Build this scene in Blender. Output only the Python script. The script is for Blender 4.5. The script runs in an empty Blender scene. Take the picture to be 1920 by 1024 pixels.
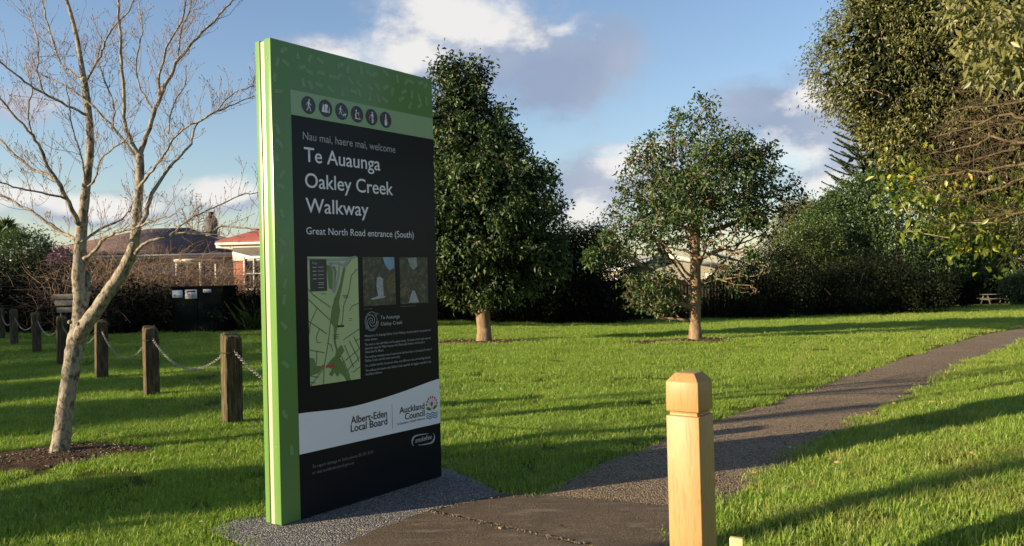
import bpy, math, random
import numpy as np
from mathutils import Vector, Matrix
random.seed(7)
RNG = np.random.default_rng(11)
S = bpy.context.scene
COL = S.collection

# ------------------------------------------------------------------ camera
EYE = 1.5
ROLL, PITCH, FPX = math.radians(1.45), math.radians(0.37), 1560.0
_fw = np.array([0, math.cos(PITCH), math.sin(PITCH)])
_u0 = np.array([0, -math.sin(PITCH), math.cos(PITCH)])
_r0 = np.array([1.0, 0, 0])
_rt = math.cos(ROLL) * _r0 - math.sin(ROLL) * _u0
_up = math.sin(ROLL) * _r0 + math.cos(ROLL) * _u0
cam = bpy.data.cameras.new('camera')
cam.sensor_width = 36
cam.lens = FPX / 1920 * 36
cam.clip_start = 0.05
cam.clip_end = 3000
co = bpy.data.objects.new('camera', cam)
COL.objects.link(co)
co.matrix_world = Matrix(((_rt[0], _up[0], -_fw[0], 0), (_rt[1], _up[1], -_fw[1], 0), (_rt[2], _up[2], -_fw[2], EYE), (0, 0, 0, 1)))
S.camera = co

# ------------------------------------------------------------------ sun, sky, exposure
SUN_EL = math.radians(14.5)
SH = np.array([0.934, 0.358])            # the way shadows fall on the ground
sun = bpy.data.lights.new('sun', 'SUN')
sun.energy = 5.0
sun.angle = math.radians(0.55)
sun.color = (1.0, 0.80, 0.52)
so = bpy.data.objects.new('sun', sun)
COL.objects.link(so)
sd = Vector((SH[0] * math.cos(SUN_EL), SH[1] * math.cos(SUN_EL), -math.sin(SUN_EL)))
so.rotation_euler = sd.to_track_quat('-Z', 'Y').to_euler()
S.view_settings.view_transform = 'Standard'
S.view_settings.look = 'None'
S.view_settings.exposure = 1.25
S.view_settings.gamma = 1
S.view_settings.use_curve_mapping = False
try:
    S.cycles.max_bounces = 6
    S.cycles.use_adaptive_sampling = True
    S.cycles.adaptive_threshold = 0.015
    S.cycles.use_denoising = True
except Exception:
    pass


def ray(x, y):
    d = _fw * FPX + _rt * (x - 960) - _up * (y - 512)
    return d / d[1]


def at(x, y, Y):
    return np.array([0, 0, EYE]) + ray(x, y) * Y


def ground(x, y, z=0.0):
    d = ray(x, y)
    return np.array([0, 0, EYE]) + d * ((z - EYE) / d[2])


W = bpy.data.worlds.new('World')
S.world = W
W.use_nodes = True
SKY_STRENGTH = 0.072


def build_world():
    nt = W.node_tree
    nt.nodes.clear()
    N, L = nt.nodes.new, nt.links.new
    out = N('ShaderNodeOutputWorld')
    bg = N('ShaderNodeBackground')
    bg.inputs['Strength'].default_value = SKY_STRENGTH
    sky = N('ShaderNodeTexSky')
    sky.sky_type = 'NISHITA'
    sky.sun_disc = False
    sky.sun_elevation = SUN_EL
    sky.sun_rotation = math.atan2(-SH[0], -SH[1])
    sky.air_density = 1.15
    sky.dust_density = 0.6
    sky.ozone_density = 1.6

    def m(op, a, b=None, c=None, clamp=False):
        n = N('ShaderNodeMath')
        n.operation = op
        n.use_clamp = clamp
        for i, v in enumerate((a, b, c)):
            if v is None:
                continue
            if isinstance(v, (int, float)):
                n.inputs[i].default_value = v
            else:
                L(v, n.inputs[i])
        return n.outputs[0]
    # direction -> (u = azimuth, v = slope)
    tc = N('ShaderNodeTexCoord')
    # -- density group
    g = bpy.data.node_groups.new('cloud_density', 'ShaderNodeTree')
    g.interface.new_socket('U', in_out='INPUT', socket_type='NodeSocketFloat')
    g.interface.new_socket('V', in_out='INPUT', socket_type='NodeSocketFloat')
    g.interface.new_socket('D', in_out='OUTPUT', socket_type='NodeSocketFloat')
    g.interface.new_socket('B', in_out='OUTPUT', socket_type='NodeSocketFloat')
    gi, go = g.nodes.new('NodeGroupInput'), g.nodes.new('NodeGroupOutput')

    def gm(op, a, b=None, clamp=False):
        n = g.nodes.new('ShaderNodeMath')
        n.operation = op
        n.use_clamp = clamp
        for i, v in enumerate((a, b)):
            if v is None:
                continue
            if isinstance(v, (int, float)):
                n.inputs[i].default_value = v
            else:
                g.links.new(v, n.inputs[i])
        return n.outputs[0]
    cb = g.nodes.new('ShaderNodeCombineXYZ')
    g.links.new(gi.outputs[0], cb.inputs[0])
    g.links.new(gm('MULTIPLY', gi.outputs[1], 1.5), cb.inputs[1])

    def noise(scale, detail, rough, zoff):
        mp = g.nodes.new('ShaderNodeMapping')
        mp.inputs['Location'].default_value = (0, 0, zoff)
        g.links.new(cb.outputs[0], mp.inputs['Vector'])
        n = g.nodes.new('ShaderNodeTexNoise')
        n.inputs['Scale'].default_value = scale
        n.inputs['Detail'].default_value = detail
        n.inputs['Roughness'].default_value = rough
        g.links.new(mp.outputs[0], n.inputs['Vector'])
        return n.outputs['Fac']
    blobs = [(850, 50, 190, 100), (800, 110, 160, 70), (970, 90, 190, 115), (1060, 150, 170, 120), (1120, 110, 120, 90),
             (1500, 225, 190, 110), (1620, 250, 190, 120), (1440, 200, 130, 70), (1560, 330, 160, 80),
             (1170, 330, 160, 75), (1110, 400, 90, 50), (1240, 290, 80, 40), (1560, 350, 120, 50),
             (420, 365, 95, 42), (210, 400, 150, 34), (20, 370, 100, 45), (60, 200, 90, 40), (590, 110, 120, 50), (1800, 90, 160, 60)]
    heads = [(870, 38, 190, 66), (770, 95, 95, 62), (715, 165, 80, 50), (1052, 55, 34, 16), (1180, 288, 75, 30), (1575, 175, 80, 34),
             (1470, 300, 110, 40), (1560, 345, 100, 46), (440, 345, 85, 30), (150, 385, 130, 24), (20, 360, 100, 34), (1100, 405, 60, 34), (640, 130, 60, 30)]
    best = None
    crest = None
    for bi, (px, py, hw, hh) in enumerate(blobs + heads):
        d = ray(px, py)
        u0 = math.atan2(d[0], d[1])
        v0 = d[2] / math.hypot(d[0], d[1])
        a, b = hw / FPX * math.cos(u0), hh / FPX * math.cos(u0)
        du = gm('DIVIDE', gm('SUBTRACT', gi.outputs[0], u0), a)
        dv = gm('DIVIDE', gm('SUBTRACT', gi.outputs[1], v0), b)
        r = gm('SQRT', gm('ADD', gm('MULTIPLY', du, du), gm('MULTIPLY', dv, dv)))
        val = gm('SUBTRACT', 1.0, r)
        if bi < len(blobs):
            best = val if best is None else gm('SMOOTH_MAX', best, val)
        else:
            crest = val if crest is None else gm('MAXIMUM', crest, val)
    for n in g.nodes:
        if n.type == 'MATH' and n.operation == 'SMOOTH_MAX':
            n.inputs[2].default_value = 0.35
    big = noise(3.2, 5, 0.6, 3.0)
    fine = noise(9.0, 9, 0.62, 8.0)
    # outside the frame broken cumulus goes on in the same way
    away = gm('GREATER_THAN', gm('ABSOLUTE', gi.outputs[0]), 0.72)
    amb = gm('MULTIPLY', gm('SUBTRACT', big, 0.53), 5.0)
    best = gm('MAXIMUM', best, gm('SUBTRACT', amb, gm('MULTIPLY', gm('SUBTRACT', 1.0, away), 0.55)))
    dd = gm('ADD', best, gm('MULTIPLY', gm('SUBTRACT', fine, 0.5), 2.3))
    g.links.new(dd, go.inputs[0])
    puff = noise(11.0, 9, 0.62, 21.0)
    inframe = gm('MULTIPLY', gm('ADD', gm('MAXIMUM', crest, -0.8), gm('MULTIPLY', gm('SUBTRACT', puff, 0.5), 3.4)), gm('SUBTRACT', 1.0, away))
    outside = gm('MULTIPLY', gm('MULTIPLY', gm('SUBTRACT', fine, 0.5), 3.0), away)
    g.links.new(gm('ADD', inframe, outside), go.inputs[1])

    sep = N('ShaderNodeSeparateXYZ')
    L(tc.outputs['Generated'], sep.inputs[0])
    u = m('ARCTAN2', sep.outputs[0], sep.outputs[1])
    hyp = m('SQRT', m('ADD', m('MULTIPLY', sep.outputs[0], sep.outputs[0]), m('MULTIPLY', sep.outputs[1], sep.outputs[1])))
    v = m('DIVIDE', sep.outputs[2], m('MAXIMUM', hyp, 0.15))

    def dens(uu, vv):
        gn = N('ShaderNodeGroup')
        gn.node_tree = g
        L(uu, gn.inputs[0])
        L(vv, gn.inputs[1])
        return gn.outputs
    (d0, b0), (d1, b1) = dens(u, v), dens(m('SUBTRACT', u, 0.050), m('ADD', v, 0.045))
    cov = N('ShaderNodeMapRange')
    cov.interpolation_type = 'SMOOTHSTEP'
    L(d0, cov.inputs[0])
    cov.inputs[1].default_value = -0.12
    cov.inputs[2].default_value = 0.70
    cov.inputs[4].default_value = 0.93
    lit = N('ShaderNodeMapRange')
    lit.interpolation_type = 'SMOOTHSTEP'
    L(m('ADD', b0, m('MULTIPLY', m('SUBTRACT', d0, d1), 0.40)), lit.inputs[0])
    lit.inputs[1].default_value = -0.15
    lit.inputs[2].default_value = 0.75
    cc = N('ShaderNodeMix')
    cc.data_type = 'RGBA'
    L(lit.outputs[0], cc.inputs[0])
    k = 1 / SKY_STRENGTH
    gv = N('ShaderNodeMix')
    gv.data_type = 'RGBA'
    gvn = N('ShaderNodeTexNoise')
    gvn.inputs['Scale'].default_value = 5.5
    gvn.inputs['Detail'].default_value = 7
    L(tc.outputs['Generated'], gvn.inputs['Vector'])
    gvr = N('ShaderNodeMapRange')
    L(gvn.outputs['Fac'], gvr.inputs[0])
    gvr.inputs[1].default_value = 0.36
    gvr.inputs[2].default_value = 0.64
    L(gvr.outputs[0], gv.inputs[0])
    gv.inputs[6].default_value = (0.135 * k, 0.166 * k, 0.232 * k, 1)
    gv.inputs[7].default_value = (0.215 * k, 0.230 * k, 0.275 * k, 1)
    L(gv.outputs[2], cc.inputs[6])
    cc.inputs[7].default_value = (0.385 * k, 0.372 * k, 0.362 * k, 1)
    # blue of the clear sky, pulled a little deeper than the model's
    tint = N('ShaderNodeMix')
    tint.data_type = 'RGBA'
    tint.blend_type = 'MULTIPLY'
    tint.inputs[0].default_value = 1
    L(sky.outputs[0], tint.inputs[6])
    tint.inputs[7].default_value = (0.97, 1.00, 1.15, 1)
    mx = N('ShaderNodeMix')
    mx.data_type = 'RGBA'
    up_ = m('GREATER_THAN', sep.outputs[2], -0.02)
    L(m('MULTIPLY', cov.outputs[0], up_), mx.inputs[0])
    L(tint.outputs[2], mx.inputs[6])
    L(cc.outputs[2], mx.inputs[7])
    L(mx.outputs[2], bg.inputs['Color'])
    L(bg.outputs[0], out.inputs[0])


build_world()

# ------------------------------------------------------------------ materials


def sock(nt, n, name, v):
    s = n.inputs[name]
    if isinstance(v, bpy.types.NodeSocket):
        nt.links.new(v, s)
    elif isinstance(v, (tuple, list)) and len(v) == 3 and s.type == 'RGBA':
        s.default_value = (*v, 1)
    else:
        s.default_value = v


class Mat:
    """small node helper round one Principled BSDF"""

    def __init__(self, name, color=(0.5, 0.5, 0.5), rough=0.6, spec=0.5, metal=0.0):
        self.m = bpy.data.materials.new(name)
        self.m.use_nodes = True
        self.nt = self.m.node_tree
        self.p = self.nt.nodes['Principled BSDF']
        self.out = self.nt.nodes['Material Output']
        self.set(color=color, rough=rough, spec=spec, metal=metal)

    def set(self, **k):
        names = dict(color='Base Color', rough='Roughness', spec='Specular IOR Level', metal='Metallic')
        for a, v in k.items():
            sock(self.nt, self.p, names[a], v)
        return self

    def node(self, t, **props):
        n = self.nt.nodes.new(t)
        for a, v in props.items():
            setattr(n, a, v)
        return n

    def pos(self, scale=(1, 1, 1), loc=(0, 0, 0), obj=False, rot=(0, 0, 0)):
        if obj:
            src = self.node('ShaderNodeTexCoord').outputs['Object']
        else:
            src = self.node('ShaderNodeNewGeometry').outputs['Position']
        mp = self.node('ShaderNodeMapping')
        mp.inputs['Scale'].default_value = scale
        mp.inputs['Location'].default_value = loc
        mp.inputs['Rotation'].default_value = rot
        self.nt.links.new(src, mp.inputs['Vector'])
        return mp.outputs[0]

    def noise(self, vec, scale, detail=4, rough=0.6, dist=0.0):
        n = self.node('ShaderNodeTexNoise')
        self.nt.links.new(vec, n.inputs['Vector'])
        n.inputs['Scale'].default_value = scale
        n.inputs['Detail'].default_value = detail
        n.inputs['Roughness'].default_value = rough
        n.inputs['Distortion'].default_value = dist
        return n.outputs['Fac']

    def voronoi(self, vec, scale, feature='F1', out='Distance', rnd=1.0):
        n = self.node('ShaderNodeTexVoronoi', feature=feature)
        self.nt.links.new(vec, n.inputs['Vector'])
        n.inputs['Scale'].default_value = scale
        n.inputs['Randomness'].default_value = rnd
        return n.outputs[out]

    def ramp(self, fac, stops, interp='LINEAR'):
        n = self.node('ShaderNodeValToRGB')
        self.nt.links.new(fac, n.inputs[0])
        e = n.color_ramp.elements
        n.color_ramp.interpolation = interp
        while len(e) > 1:
            e.remove(e[0])
        for i, (p, c) in enumerate(stops):
            el = e[0] if i == 0 else e.new(p)
            el.position = p
            el.color = (*c, 1) if len(c) == 3 else c
        return n.outputs[0]

    def mix(self, fac, a, b, blend='MIX'):
        n = self.node('ShaderNodeMix', data_type='RGBA', blend_type=blend)
        for i, v in ((0, fac), (6, a), (7, b)):
            if isinstance(v, bpy.types.NodeSocket):
                self.nt.links.new(v, n.inputs[i])
            elif i and len(v) == 3:
                n.inputs[i].default_value = (*v, 1)
            else:
                n.inputs[i].default_value = v
        return n.outputs[2]

    def math(self, op, a, b=0.0, clamp=False):
        n = self.node('ShaderNodeMath', operation=op, use_clamp=clamp)
        for i, v in enumerate((a, b)):
            if isinstance(v, bpy.types.NodeSocket):
                self.nt.links.new(v, n.inputs[i])
            else:
                n.inputs[i].default_value = v
        return n.outputs[0]

    def attr(self, name):
        return self.node('ShaderNodeAttribute', attribute_name=name).outputs['Fac']

    def bump(self, h, strength=0.5, dist=0.01):
        n = self.node('ShaderNodeBump')
        self.nt.links.new(h, n.inputs['Height'])
        n.inputs['Strength'].default_value = strength
        n.inputs['Distance'].default_value = dist
        self.nt.links.new(n.outputs[0], self.p.inputs['Normal'])
        return self


def leaf_mat(name, stops, rough=0.4, trans=0.25, vary=0.5, clump=1.2, spec=0.5):
    """stops: colours over the leaf's own random number; clump: slow colour drift through the crown"""
    M = Mat(name, rough=rough, spec=spec)
    c = M.ramp(M.attr('rnd'), stops)
    n = M.noise(M.pos(), clump, 3)
    g = M.ramp(n, [(0.3, (1 - vary * 0.6,) * 3), (0.7, (1 + vary * 0.5, 1 + vary * 0.5, 1 + vary * 0.2))])
    c = M.mix(1.0, c, g, 'MULTIPLY')
    M.set(color=c)
    if trans:
        t = M.node('ShaderNodeBsdfTranslucent')
        b = M.mix(1.0, c, (1.5, 1.7, 0.7), 'MULTIPLY')
        M.nt.links.new(b, t.inputs['Color'])
        ms = M.node('ShaderNodeMixShader')
        ms.inputs[0].default_value = trans
        M.nt.links.new(M.p.outputs[0], ms.inputs[1])
        M.nt.links.new(t.outputs[0], ms.inputs[2])
        M.nt.links.new(ms.outputs[0], M.out.inputs[0])
    return M.m


def bark_mat(name, stops, scale=14, rough=0.9, bump=0.5, stretch=0.35, dist=0.012):
    M = Mat(name, rough=rough, spec=0.2)
    v = M.pos(scale=(1, 1, stretch))
    n = M.noise(v, scale, 6, 0.65, 0.6)
    M.set(color=M.ramp(n, stops))
    h = M.math('ADD', n, M.math('MULTIPLY', M.noise(v, scale * 4, 4), 0.4))
    M.bump(h, bump, dist)
    return M.m


MATS = {}


def flat(name, color, rough=0.5, spec=0.4, metal=0.0, wear=0.12, scale=6):
    if name in MATS:
        return MATS[name]
    M = Mat(name, rough=rough, spec=spec, metal=metal)
    n = M.noise(M.pos(obj=True), scale, 5)
    M.set(color=M.mix(1.0, color, M.ramp(n, [(0.3, (1 - wear,) * 3), (0.7, (1 + wear * 0.5,) * 3)]), 'MULTIPLY'))
    MATS[name] = M.m
    return M.m

# ------------------------------------------------------------------ mesh builder


class MB:
    def __init__(self):
        self.V, self.T, self.Q, self.P, self.n = [], [], [], [], 0
        self.ta, self.qa = [], []

    def add(self, V, F, rnd=None):
        V = np.asarray(V, float).reshape(-1, 3)
        F = np.asarray(F, int)
        self.V.append(V)
        (self.T if F.shape[1] == 3 else self.Q).append(F + self.n)
        (self.ta if F.shape[1] == 3 else self.qa).append(np.zeros(len(F)) if rnd is None else np.asarray(rnd, float))
        self.n += len(V)
        return self

    def poly(self, V):
        """one n-gon"""
        V = np.asarray(V, float).reshape(-1, 3)
        self.V.append(V)
        self.P.append(list(range(self.n, self.n + len(V))))
        self.n += len(V)
        return self

    def box(self, c, s, ax=None, jitter=0.0):
        c = np.asarray(c, float)
        s = np.asarray(s, float) / 2
        p = np.array([[x, y, z] for z in (-1, 1) for y in (-1, 1) for x in (-1, 1)], float) * s
        if jitter:
            p = p + RNG.normal(0, jitter, p.shape)
        if ax is not None:
            p = p @ np.asarray(ax, float)
        F = [(0, 2, 3, 1), (4, 5, 7, 6), (0, 1, 5, 4), (2, 6, 7, 3), (0, 4, 6, 2), (1, 3, 7, 5)]
        return self.add(p + c, F)

    def tube(self, pts, rad, sides=6, cap=True, wob=0.0):
        P = np.asarray(pts, float)
        n = len(P)
        R = np.broadcast_to(np.asarray(rad, float), (n,))
        d = np.gradient(P, axis=0)
        d /= np.linalg.norm(d, axis=1)[:, None] + 1e-9
        ref = np.array([0, 0, 1.0]) if abs(d[0][2]) < 0.9 else np.array([1.0, 0, 0])
        a = np.cross(d[0], ref)
        a /= np.linalg.norm(a)
        ang = np.linspace(0, 2 * math.pi, sides, endpoint=False)
        V = np.empty((n, sides, 3))
        for i in range(n):
            a = a - d[i] * (a @ d[i])
            a /= np.linalg.norm(a) + 1e-9
            b = np.cross(d[i], a)
            rr = R[i] * (1 + (RNG.normal(0, wob, sides) if wob else 0))
            V[i] = P[i] + (np.cos(ang) * rr)[:, None] * a + (np.sin(ang) * rr)[:, None] * b
        i = np.arange(n - 1)[:, None] * sides
        j = np.arange(sides)[None]
        k = (j + 1) % sides
        F = np.stack([i + j, i + k, i + sides + k, i + sides + j], -1).reshape(-1, 4)
        base = self.n
        self.add(V.reshape(-1, 3), F)
        if cap:
            self.P.append([base + q for q in range(sides)][::-1])
            self.P.append([base + (n - 1) * sides + q for q in range(sides)])
        return self

    def build(self, name, mat, parent=None, origin=None, smooth=False, bevel=0):
        V = np.concatenate(self.V)
        if origin is not None:
            V = V - np.asarray(origin, float)
        T = np.concatenate(self.T) if self.T else np.zeros((0, 3), int)
        Q = np.concatenate(self.Q) if self.Q else np.zeros((0, 4), int)
        loops = [T.ravel(), Q.ravel()] + [np.array(p) for p in self.P]
        tot = np.concatenate([np.full(len(T), 3), np.full(len(Q), 4), np.array([len(p) for p in self.P], int)]).astype(int)
        lp = np.concatenate(loops).astype(np.int32)
        me = bpy.data.meshes.new(name)
        me.vertices.add(len(V))
        me.vertices.foreach_set('co', V.ravel())
        me.loops.add(len(lp))
        me.loops.foreach_set('vertex_index', lp)
        me.polygons.add(len(tot))
        st = np.concatenate([[0], np.cumsum(tot)[:-1]]).astype(np.int32)
        me.polygons.foreach_set('loop_start', st)
        me.polygons.foreach_set('loop_total', tot.astype(np.int32))
        if smooth:
            me.polygons.foreach_set('use_smooth', np.ones(len(tot), bool))
        at_ = me.attributes.new('rnd', 'FLOAT', 'FACE')
        r = np.concatenate([np.concatenate(self.ta) if self.ta else np.zeros(0), np.concatenate(self.qa) if self.qa else np.zeros(0), np.zeros(len(self.P))])
        at_.data.foreach_set('value', r.astype(np.float32))
        me.update(calc_edges=True)
        me.validate()
        me.materials.append(mat)
        o = bpy.data.objects.new(name, me)
        COL.objects.link(o)
        if parent is not None:
            o.parent = parent
        elif origin is not None:
            o.location = origin
        if bevel:
            md = o.modifiers.new('bevel', 'BEVEL')
            md.width = bevel
            md.segments = 2
            md.limit_method = 'ANGLE'
        return o


def tag(o, label=None, cat=None, group=None, kind=None):
    if label:
        o['label'] = label
    if cat:
        o['category'] = cat
    if group:
        o['group'] = group
    if kind:
        o['kind'] = kind
    return o


def empty(name, loc, label=None, cat=None, group=None):
    o = bpy.data.objects.new(name, None)
    o.empty_display_size = 0.2
    COL.objects.link(o)
    o.location = loc
    return tag(o, label, cat, group)


# ------------------------------------------------------------------ terrain
PATH_R = np.array([(0.86, 4.55), (0.95, 4.85), (1.10, 5.12), (1.29, 5.38), (1.94, 6.33), (2.84, 7.49), (3.74, 8.68), (6.16, 11.79), (10.31, 16.82), (15.5, 22.6), (24, 31)])
PATH_L = np.array([(-0.06, 5.72), (0.11, 5.80), (0.36, 6.16), (0.95, 7.03), (2.02, 8.44), (2.96, 9.55), (4.29, 11.26), (7.71, 15.32), (13.15, 21.44), (22.5, 31)])


def sstep(a, b, x):
    t = np.clip((x - a) / (b - a), 0, 1)
    return t * t * (3 - 2 * t)


def polydist(X, Y, P):
    """distance to a polyline and its side (positive to the right of its direction)"""
    best = np.full(np.shape(X), 1e9)
    side = np.zeros(np.shape(X))
    for a, b in zip(P[:-1], P[1:]):
        d = b - a
        L = d @ d
        t = np.clip(((X - a[0]) * d[0] + (Y - a[1]) * d[1]) / L, 0, 1)
        dx, dy = X - a[0] - t * d[0], Y - a[1] - t * d[1]
        r = np.hypot(dx, dy)
        s = np.sign((X - a[0]) * d[1] - (Y - a[1]) * d[0])
        m = r < best
        best = np.where(m, r, best)
        side = np.where(m, s, side)
    return best, side


def inpoly(X, Y, P):
    c = np.zeros(np.shape(X), bool)
    n = len(P)
    for i in range(n):
        x1, y1 = P[i]
        x2, y2 = P[(i + 1) % n]
        cond = (y1 > Y) != (y2 > Y)
        c ^= cond & (X < (x2 - x1) * (Y - y1) / (y2 - y1 + 1e-12) + x1)
    return c


_EXT_R = np.vstack([[(0.80, 3.4), (0.80, -3)][::-1], PATH_R])


def T(X, Y):
    X = np.asarray(X, float)
    Y = np.asarray(Y, float)
    z = -0.03 * np.maximum(0, np.minimum(Y, 120) - 18) * sstep(-6, 5, X)
    d, s = polydist(X, Y, _EXT_R)
    rise = 1.6 * (1 - np.exp(-np.maximum(0, d - 0.15) * 0.085)) * (1 - 0.7 * sstep(8, 20, Y))
    z = z + np.where(s > 0, rise, 0)
    on = ((s > 0) | (polydist(X, Y, PATH_L)[1] < 0)) * sstep(0.1, 0.5, d)
    z = z + on * 0.012 * (np.sin(X * 3.1 + 1.3 * np.sin(Y * 1.7)) + np.sin(Y * 2.6 + 0.7 * X)) * 0.8
    return z


SIGN_A = np.array([-1.4515, 5.1097, 0.0])
SD = np.array([0.5972, 0.8021, 0.0])
SN = np.array([0.8021, -0.5972, 0.0])


def sg(d, n, z=0.0):
    return SIGN_A + SD * d + SN * n + np.array([0, 0, z])


PAD = np.array([sg(*p)[:2] for p in [(-0.27, -0.36), (0.6, -0.38), (1.62, -0.36), (1.70, -0.12), (1.50, 0.34), (1.31, 0.72), (1.0, 0.66), (0.70, 0.55), (0.3, 0.57), (-0.02, 0.6), (-0.36, 0.62), (-0.34, 0.1)]])
MULCH = [(-4.17, 7.55, 0.62, 0.55), (-3.75, 7.62, 0.42, 0.28), (-4.75, 7.15, 0.50, 0.42), (-4.9, 6.55, 0.5, 0.22), (-0.71, 20.08, 1.5, 0.75), (4.06, 18.7, 1.35, 0.85)]


def lawn_mask(X, Y, m=0.07):
    dr, sr = polydist(X, Y, _EXT_R)
    dl, sl = polydist(X, Y, PATH_L)
    right = (sr > 0) & (dr > m * 0.25)
    left = (sl < 0) & (dl > m * 0.6)
    ok = right | (left & (Y > 5.72)) | ((X < -0.9) & (Y <= 5.9) & (Y > 2.0))
    dp, _ = polydist(X, Y, np.vstack([PAD, PAD[:1]]))
    ok &= ~inpoly(X, Y, PAD) & (dp > m * 0.8)
    # slab in front of the pad
    ok &= ~inpoly(X, Y, SLAB_ALL)
    for i, (cx, cy, rx, ry) in enumerate(MULCH):
        a = np.arctan2(Y - cy, X - cx)
        k = 1 + 0.16 * np.sin(3 * a + i) + 0.10 * np.sin(7 * a + 2 * i)
        ok &= ((X - cx) / rx) ** 2 + ((Y - cy) / ry) ** 2 > k ** 2
    return ok


SLAB_NEAR = np.array([(-0.60, 5.33), (-0.40, 5.22), (0.26, 4.66), (0.5, 4.46), (0.62, 3.0), (0.75, -3), (-4, -3), (-2.2, 3.3), (-1.25, 4.35), (-0.98, 4.75)])
SLAB_FAR = np.array([(-0.58, 5.36), (-0.38, 5.25), (0.28, 4.69), (0.52, 4.48), (0.86, 4.55), (0.95, 4.85), (1.10, 5.12), (1.18, 5.22), (0.62, 5.50), (0.02, 5.72), (-0.08, 5.74)])
SLAB_ALL = np.array([(-0.98, 4.75), (-0.6, 5.34), (-0.1, 5.74), (0.1, 5.78), (1.2, 5.3), (0.86, 4.55), (0.8, 3), (0.8, -3), (-4, -3), (-2.2, 3.3), (-1.25, 4.35)])

gm_ = Mat('lawn_soil', rough=1.0, spec=0.05)
_p = gm_.pos()
_n1, _n2 = gm_.noise(_p, 0.9, 4), gm_.noise(_p, 30, 5)
_c = gm_.mix(_n2, (0.045, 0.060, 0.012), (0.11, 0.14, 0.026))
_c = gm_.mix(gm_.ramp(_n1, [(0.55, (0, 0, 0)), (0.75, (0.5,) * 3)]), _c, (0.10, 0.12, 0.03))
gm_.set(color=_c)
gm_.bump(gm_.noise(_p, 45, 5, 0.75), 0.9, 0.05)


def build_ground():
    gx = np.concatenate([-np.geomspace(900, 31, 16), np.arange(-30, -3, 0.5), np.arange(-3, 12, 0.15), np.arange(12, 40, 0.5), np.geomspace(40, 900, 16)])
    gy = np.concatenate([-np.geomspace(900, 5.5, 14), np.arange(-5, 2, 0.5), np.arange(2, 20, 0.15), np.arange(20, 70, 0.5), np.geomspace(70, 1500, 18)])
    X, Y = np.meshgrid(gx, gy)
    Z = T(X, Y)
    V = np.stack([X, Y, Z], -1).reshape(-1, 3)
    nx, ny = len(gx), len(gy)
    i, j = np.meshgrid(np.arange(nx - 1), np.arange(ny - 1))
    a = (j * nx + i).ravel()
    F = np.stack([a, a + 1, a + nx + 1, a + nx], -1)
    o = MB().add(V, F).build('ground', gm_.m, smooth=True)
    tag(o, kind='structure')


build_ground()

# chip seal path
M = Mat('chip_seal', rough=0.72, spec=0.35)
_p = M.pos()
ch = M.voronoi(_p, 70, out='Distance')
chc = M.voronoi(_p, 70, out='Color')
base = M.ramp(chc, [(0.0, (0.12, 0.084, 0.052)), (0.45, (0.32, 0.235, 0.148)), (0.75, (0.50, 0.385, 0.26)), (1.0, (0.70, 0.58, 0.42))])
gap = M.ramp(ch, [(0.25, (1, 1, 1)), (0.62, (0.35, 0.33, 0.30))])
c = M.mix(1.0, base, gap, 'MULTIPLY')
c = M.mix(M.ramp(M.noise(_p, 1.3, 4), [(0.4, (0, 0, 0)), (0.8, (0.55,) * 3)]), c, (0.30, 0.22, 0.14))
M.set(color=c)
M.bump(M.math('ADD', M.math('MULTIPLY', ch, -1.0), M.math('MULTIPLY', M.noise(_p, 240, 3), 0.3)), 1.0, 0.03)
CHIP = M.m

M = Mat('asphalt_slab', rough=0.8, spec=0.3)
_p = M.pos()
f1, f2, f3 = M.noise(_p, 85, 5, 0.75), M.noise(_p, 2.5, 5), M.noise(M.pos(scale=(1, 4, 1), rot=(0, 0, 0.6)), 3, 5)
c = M.ramp(f1, [(0.36, (0.035, 0.026, 0.017)), (0.56, (0.155, 0.115, 0.073)), (0.72, (0.38, 0.30, 0.21))])
c = M.mix(M.ramp(f2, [(0.4, (0, 0, 0)), (0.7, (0.6,) * 3)]), c, (0.050, 0.040, 0.032))
c = M.mix(M.ramp(f3, [(0.54, (0, 0, 0)), (0.68, (0.45,) * 3)]), c, (0.24, 0.21, 0.18))
M.set(color=c)
M.bump(M.math('ADD', f1, M.math('MULTIPLY', M.noise(_p, 12, 4), 1.2)), 1.0, 0.018)
SLABM = M.m

M = Mat('exposed_aggregate', rough=0.75, spec=0.35)
_p = M.pos()
vv, vc = M.voronoi(_p, 85), M.voronoi(_p, 85, out='Color')
c = M.ramp(vc, [(0.0, (0.07, 0.07, 0.075)), (0.45, (0.20, 0.197, 0.195)), (0.8, (0.40, 0.39, 0.375)), (1.0, (0.68, 0.65, 0.60))])
c = M.mix(1.0, c, M.ramp(vv, [(0.3, (1, 1, 1)), (0.65, (0.45, 0.45, 0.46))]), 'MULTIPLY')
M.set(color=c)
M.bump(M.math('MULTIPLY', vv, -1.0), 1.0, 0.025)
AGG = M.m


def ribbon_between(L, R, step=0.25):
    def res(P, n):
        s = np.concatenate([[0], np.cumsum(np.linalg.norm(np.diff(P, axis=0), axis=1))])
        q = np.linspace(0, s[-1], n)
        return np.stack([np.interp(q, s, P[:, 0]), np.interp(q, s, P[:, 1])], -1)
    n = 130
    return res(L, n), res(R, n)


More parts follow.
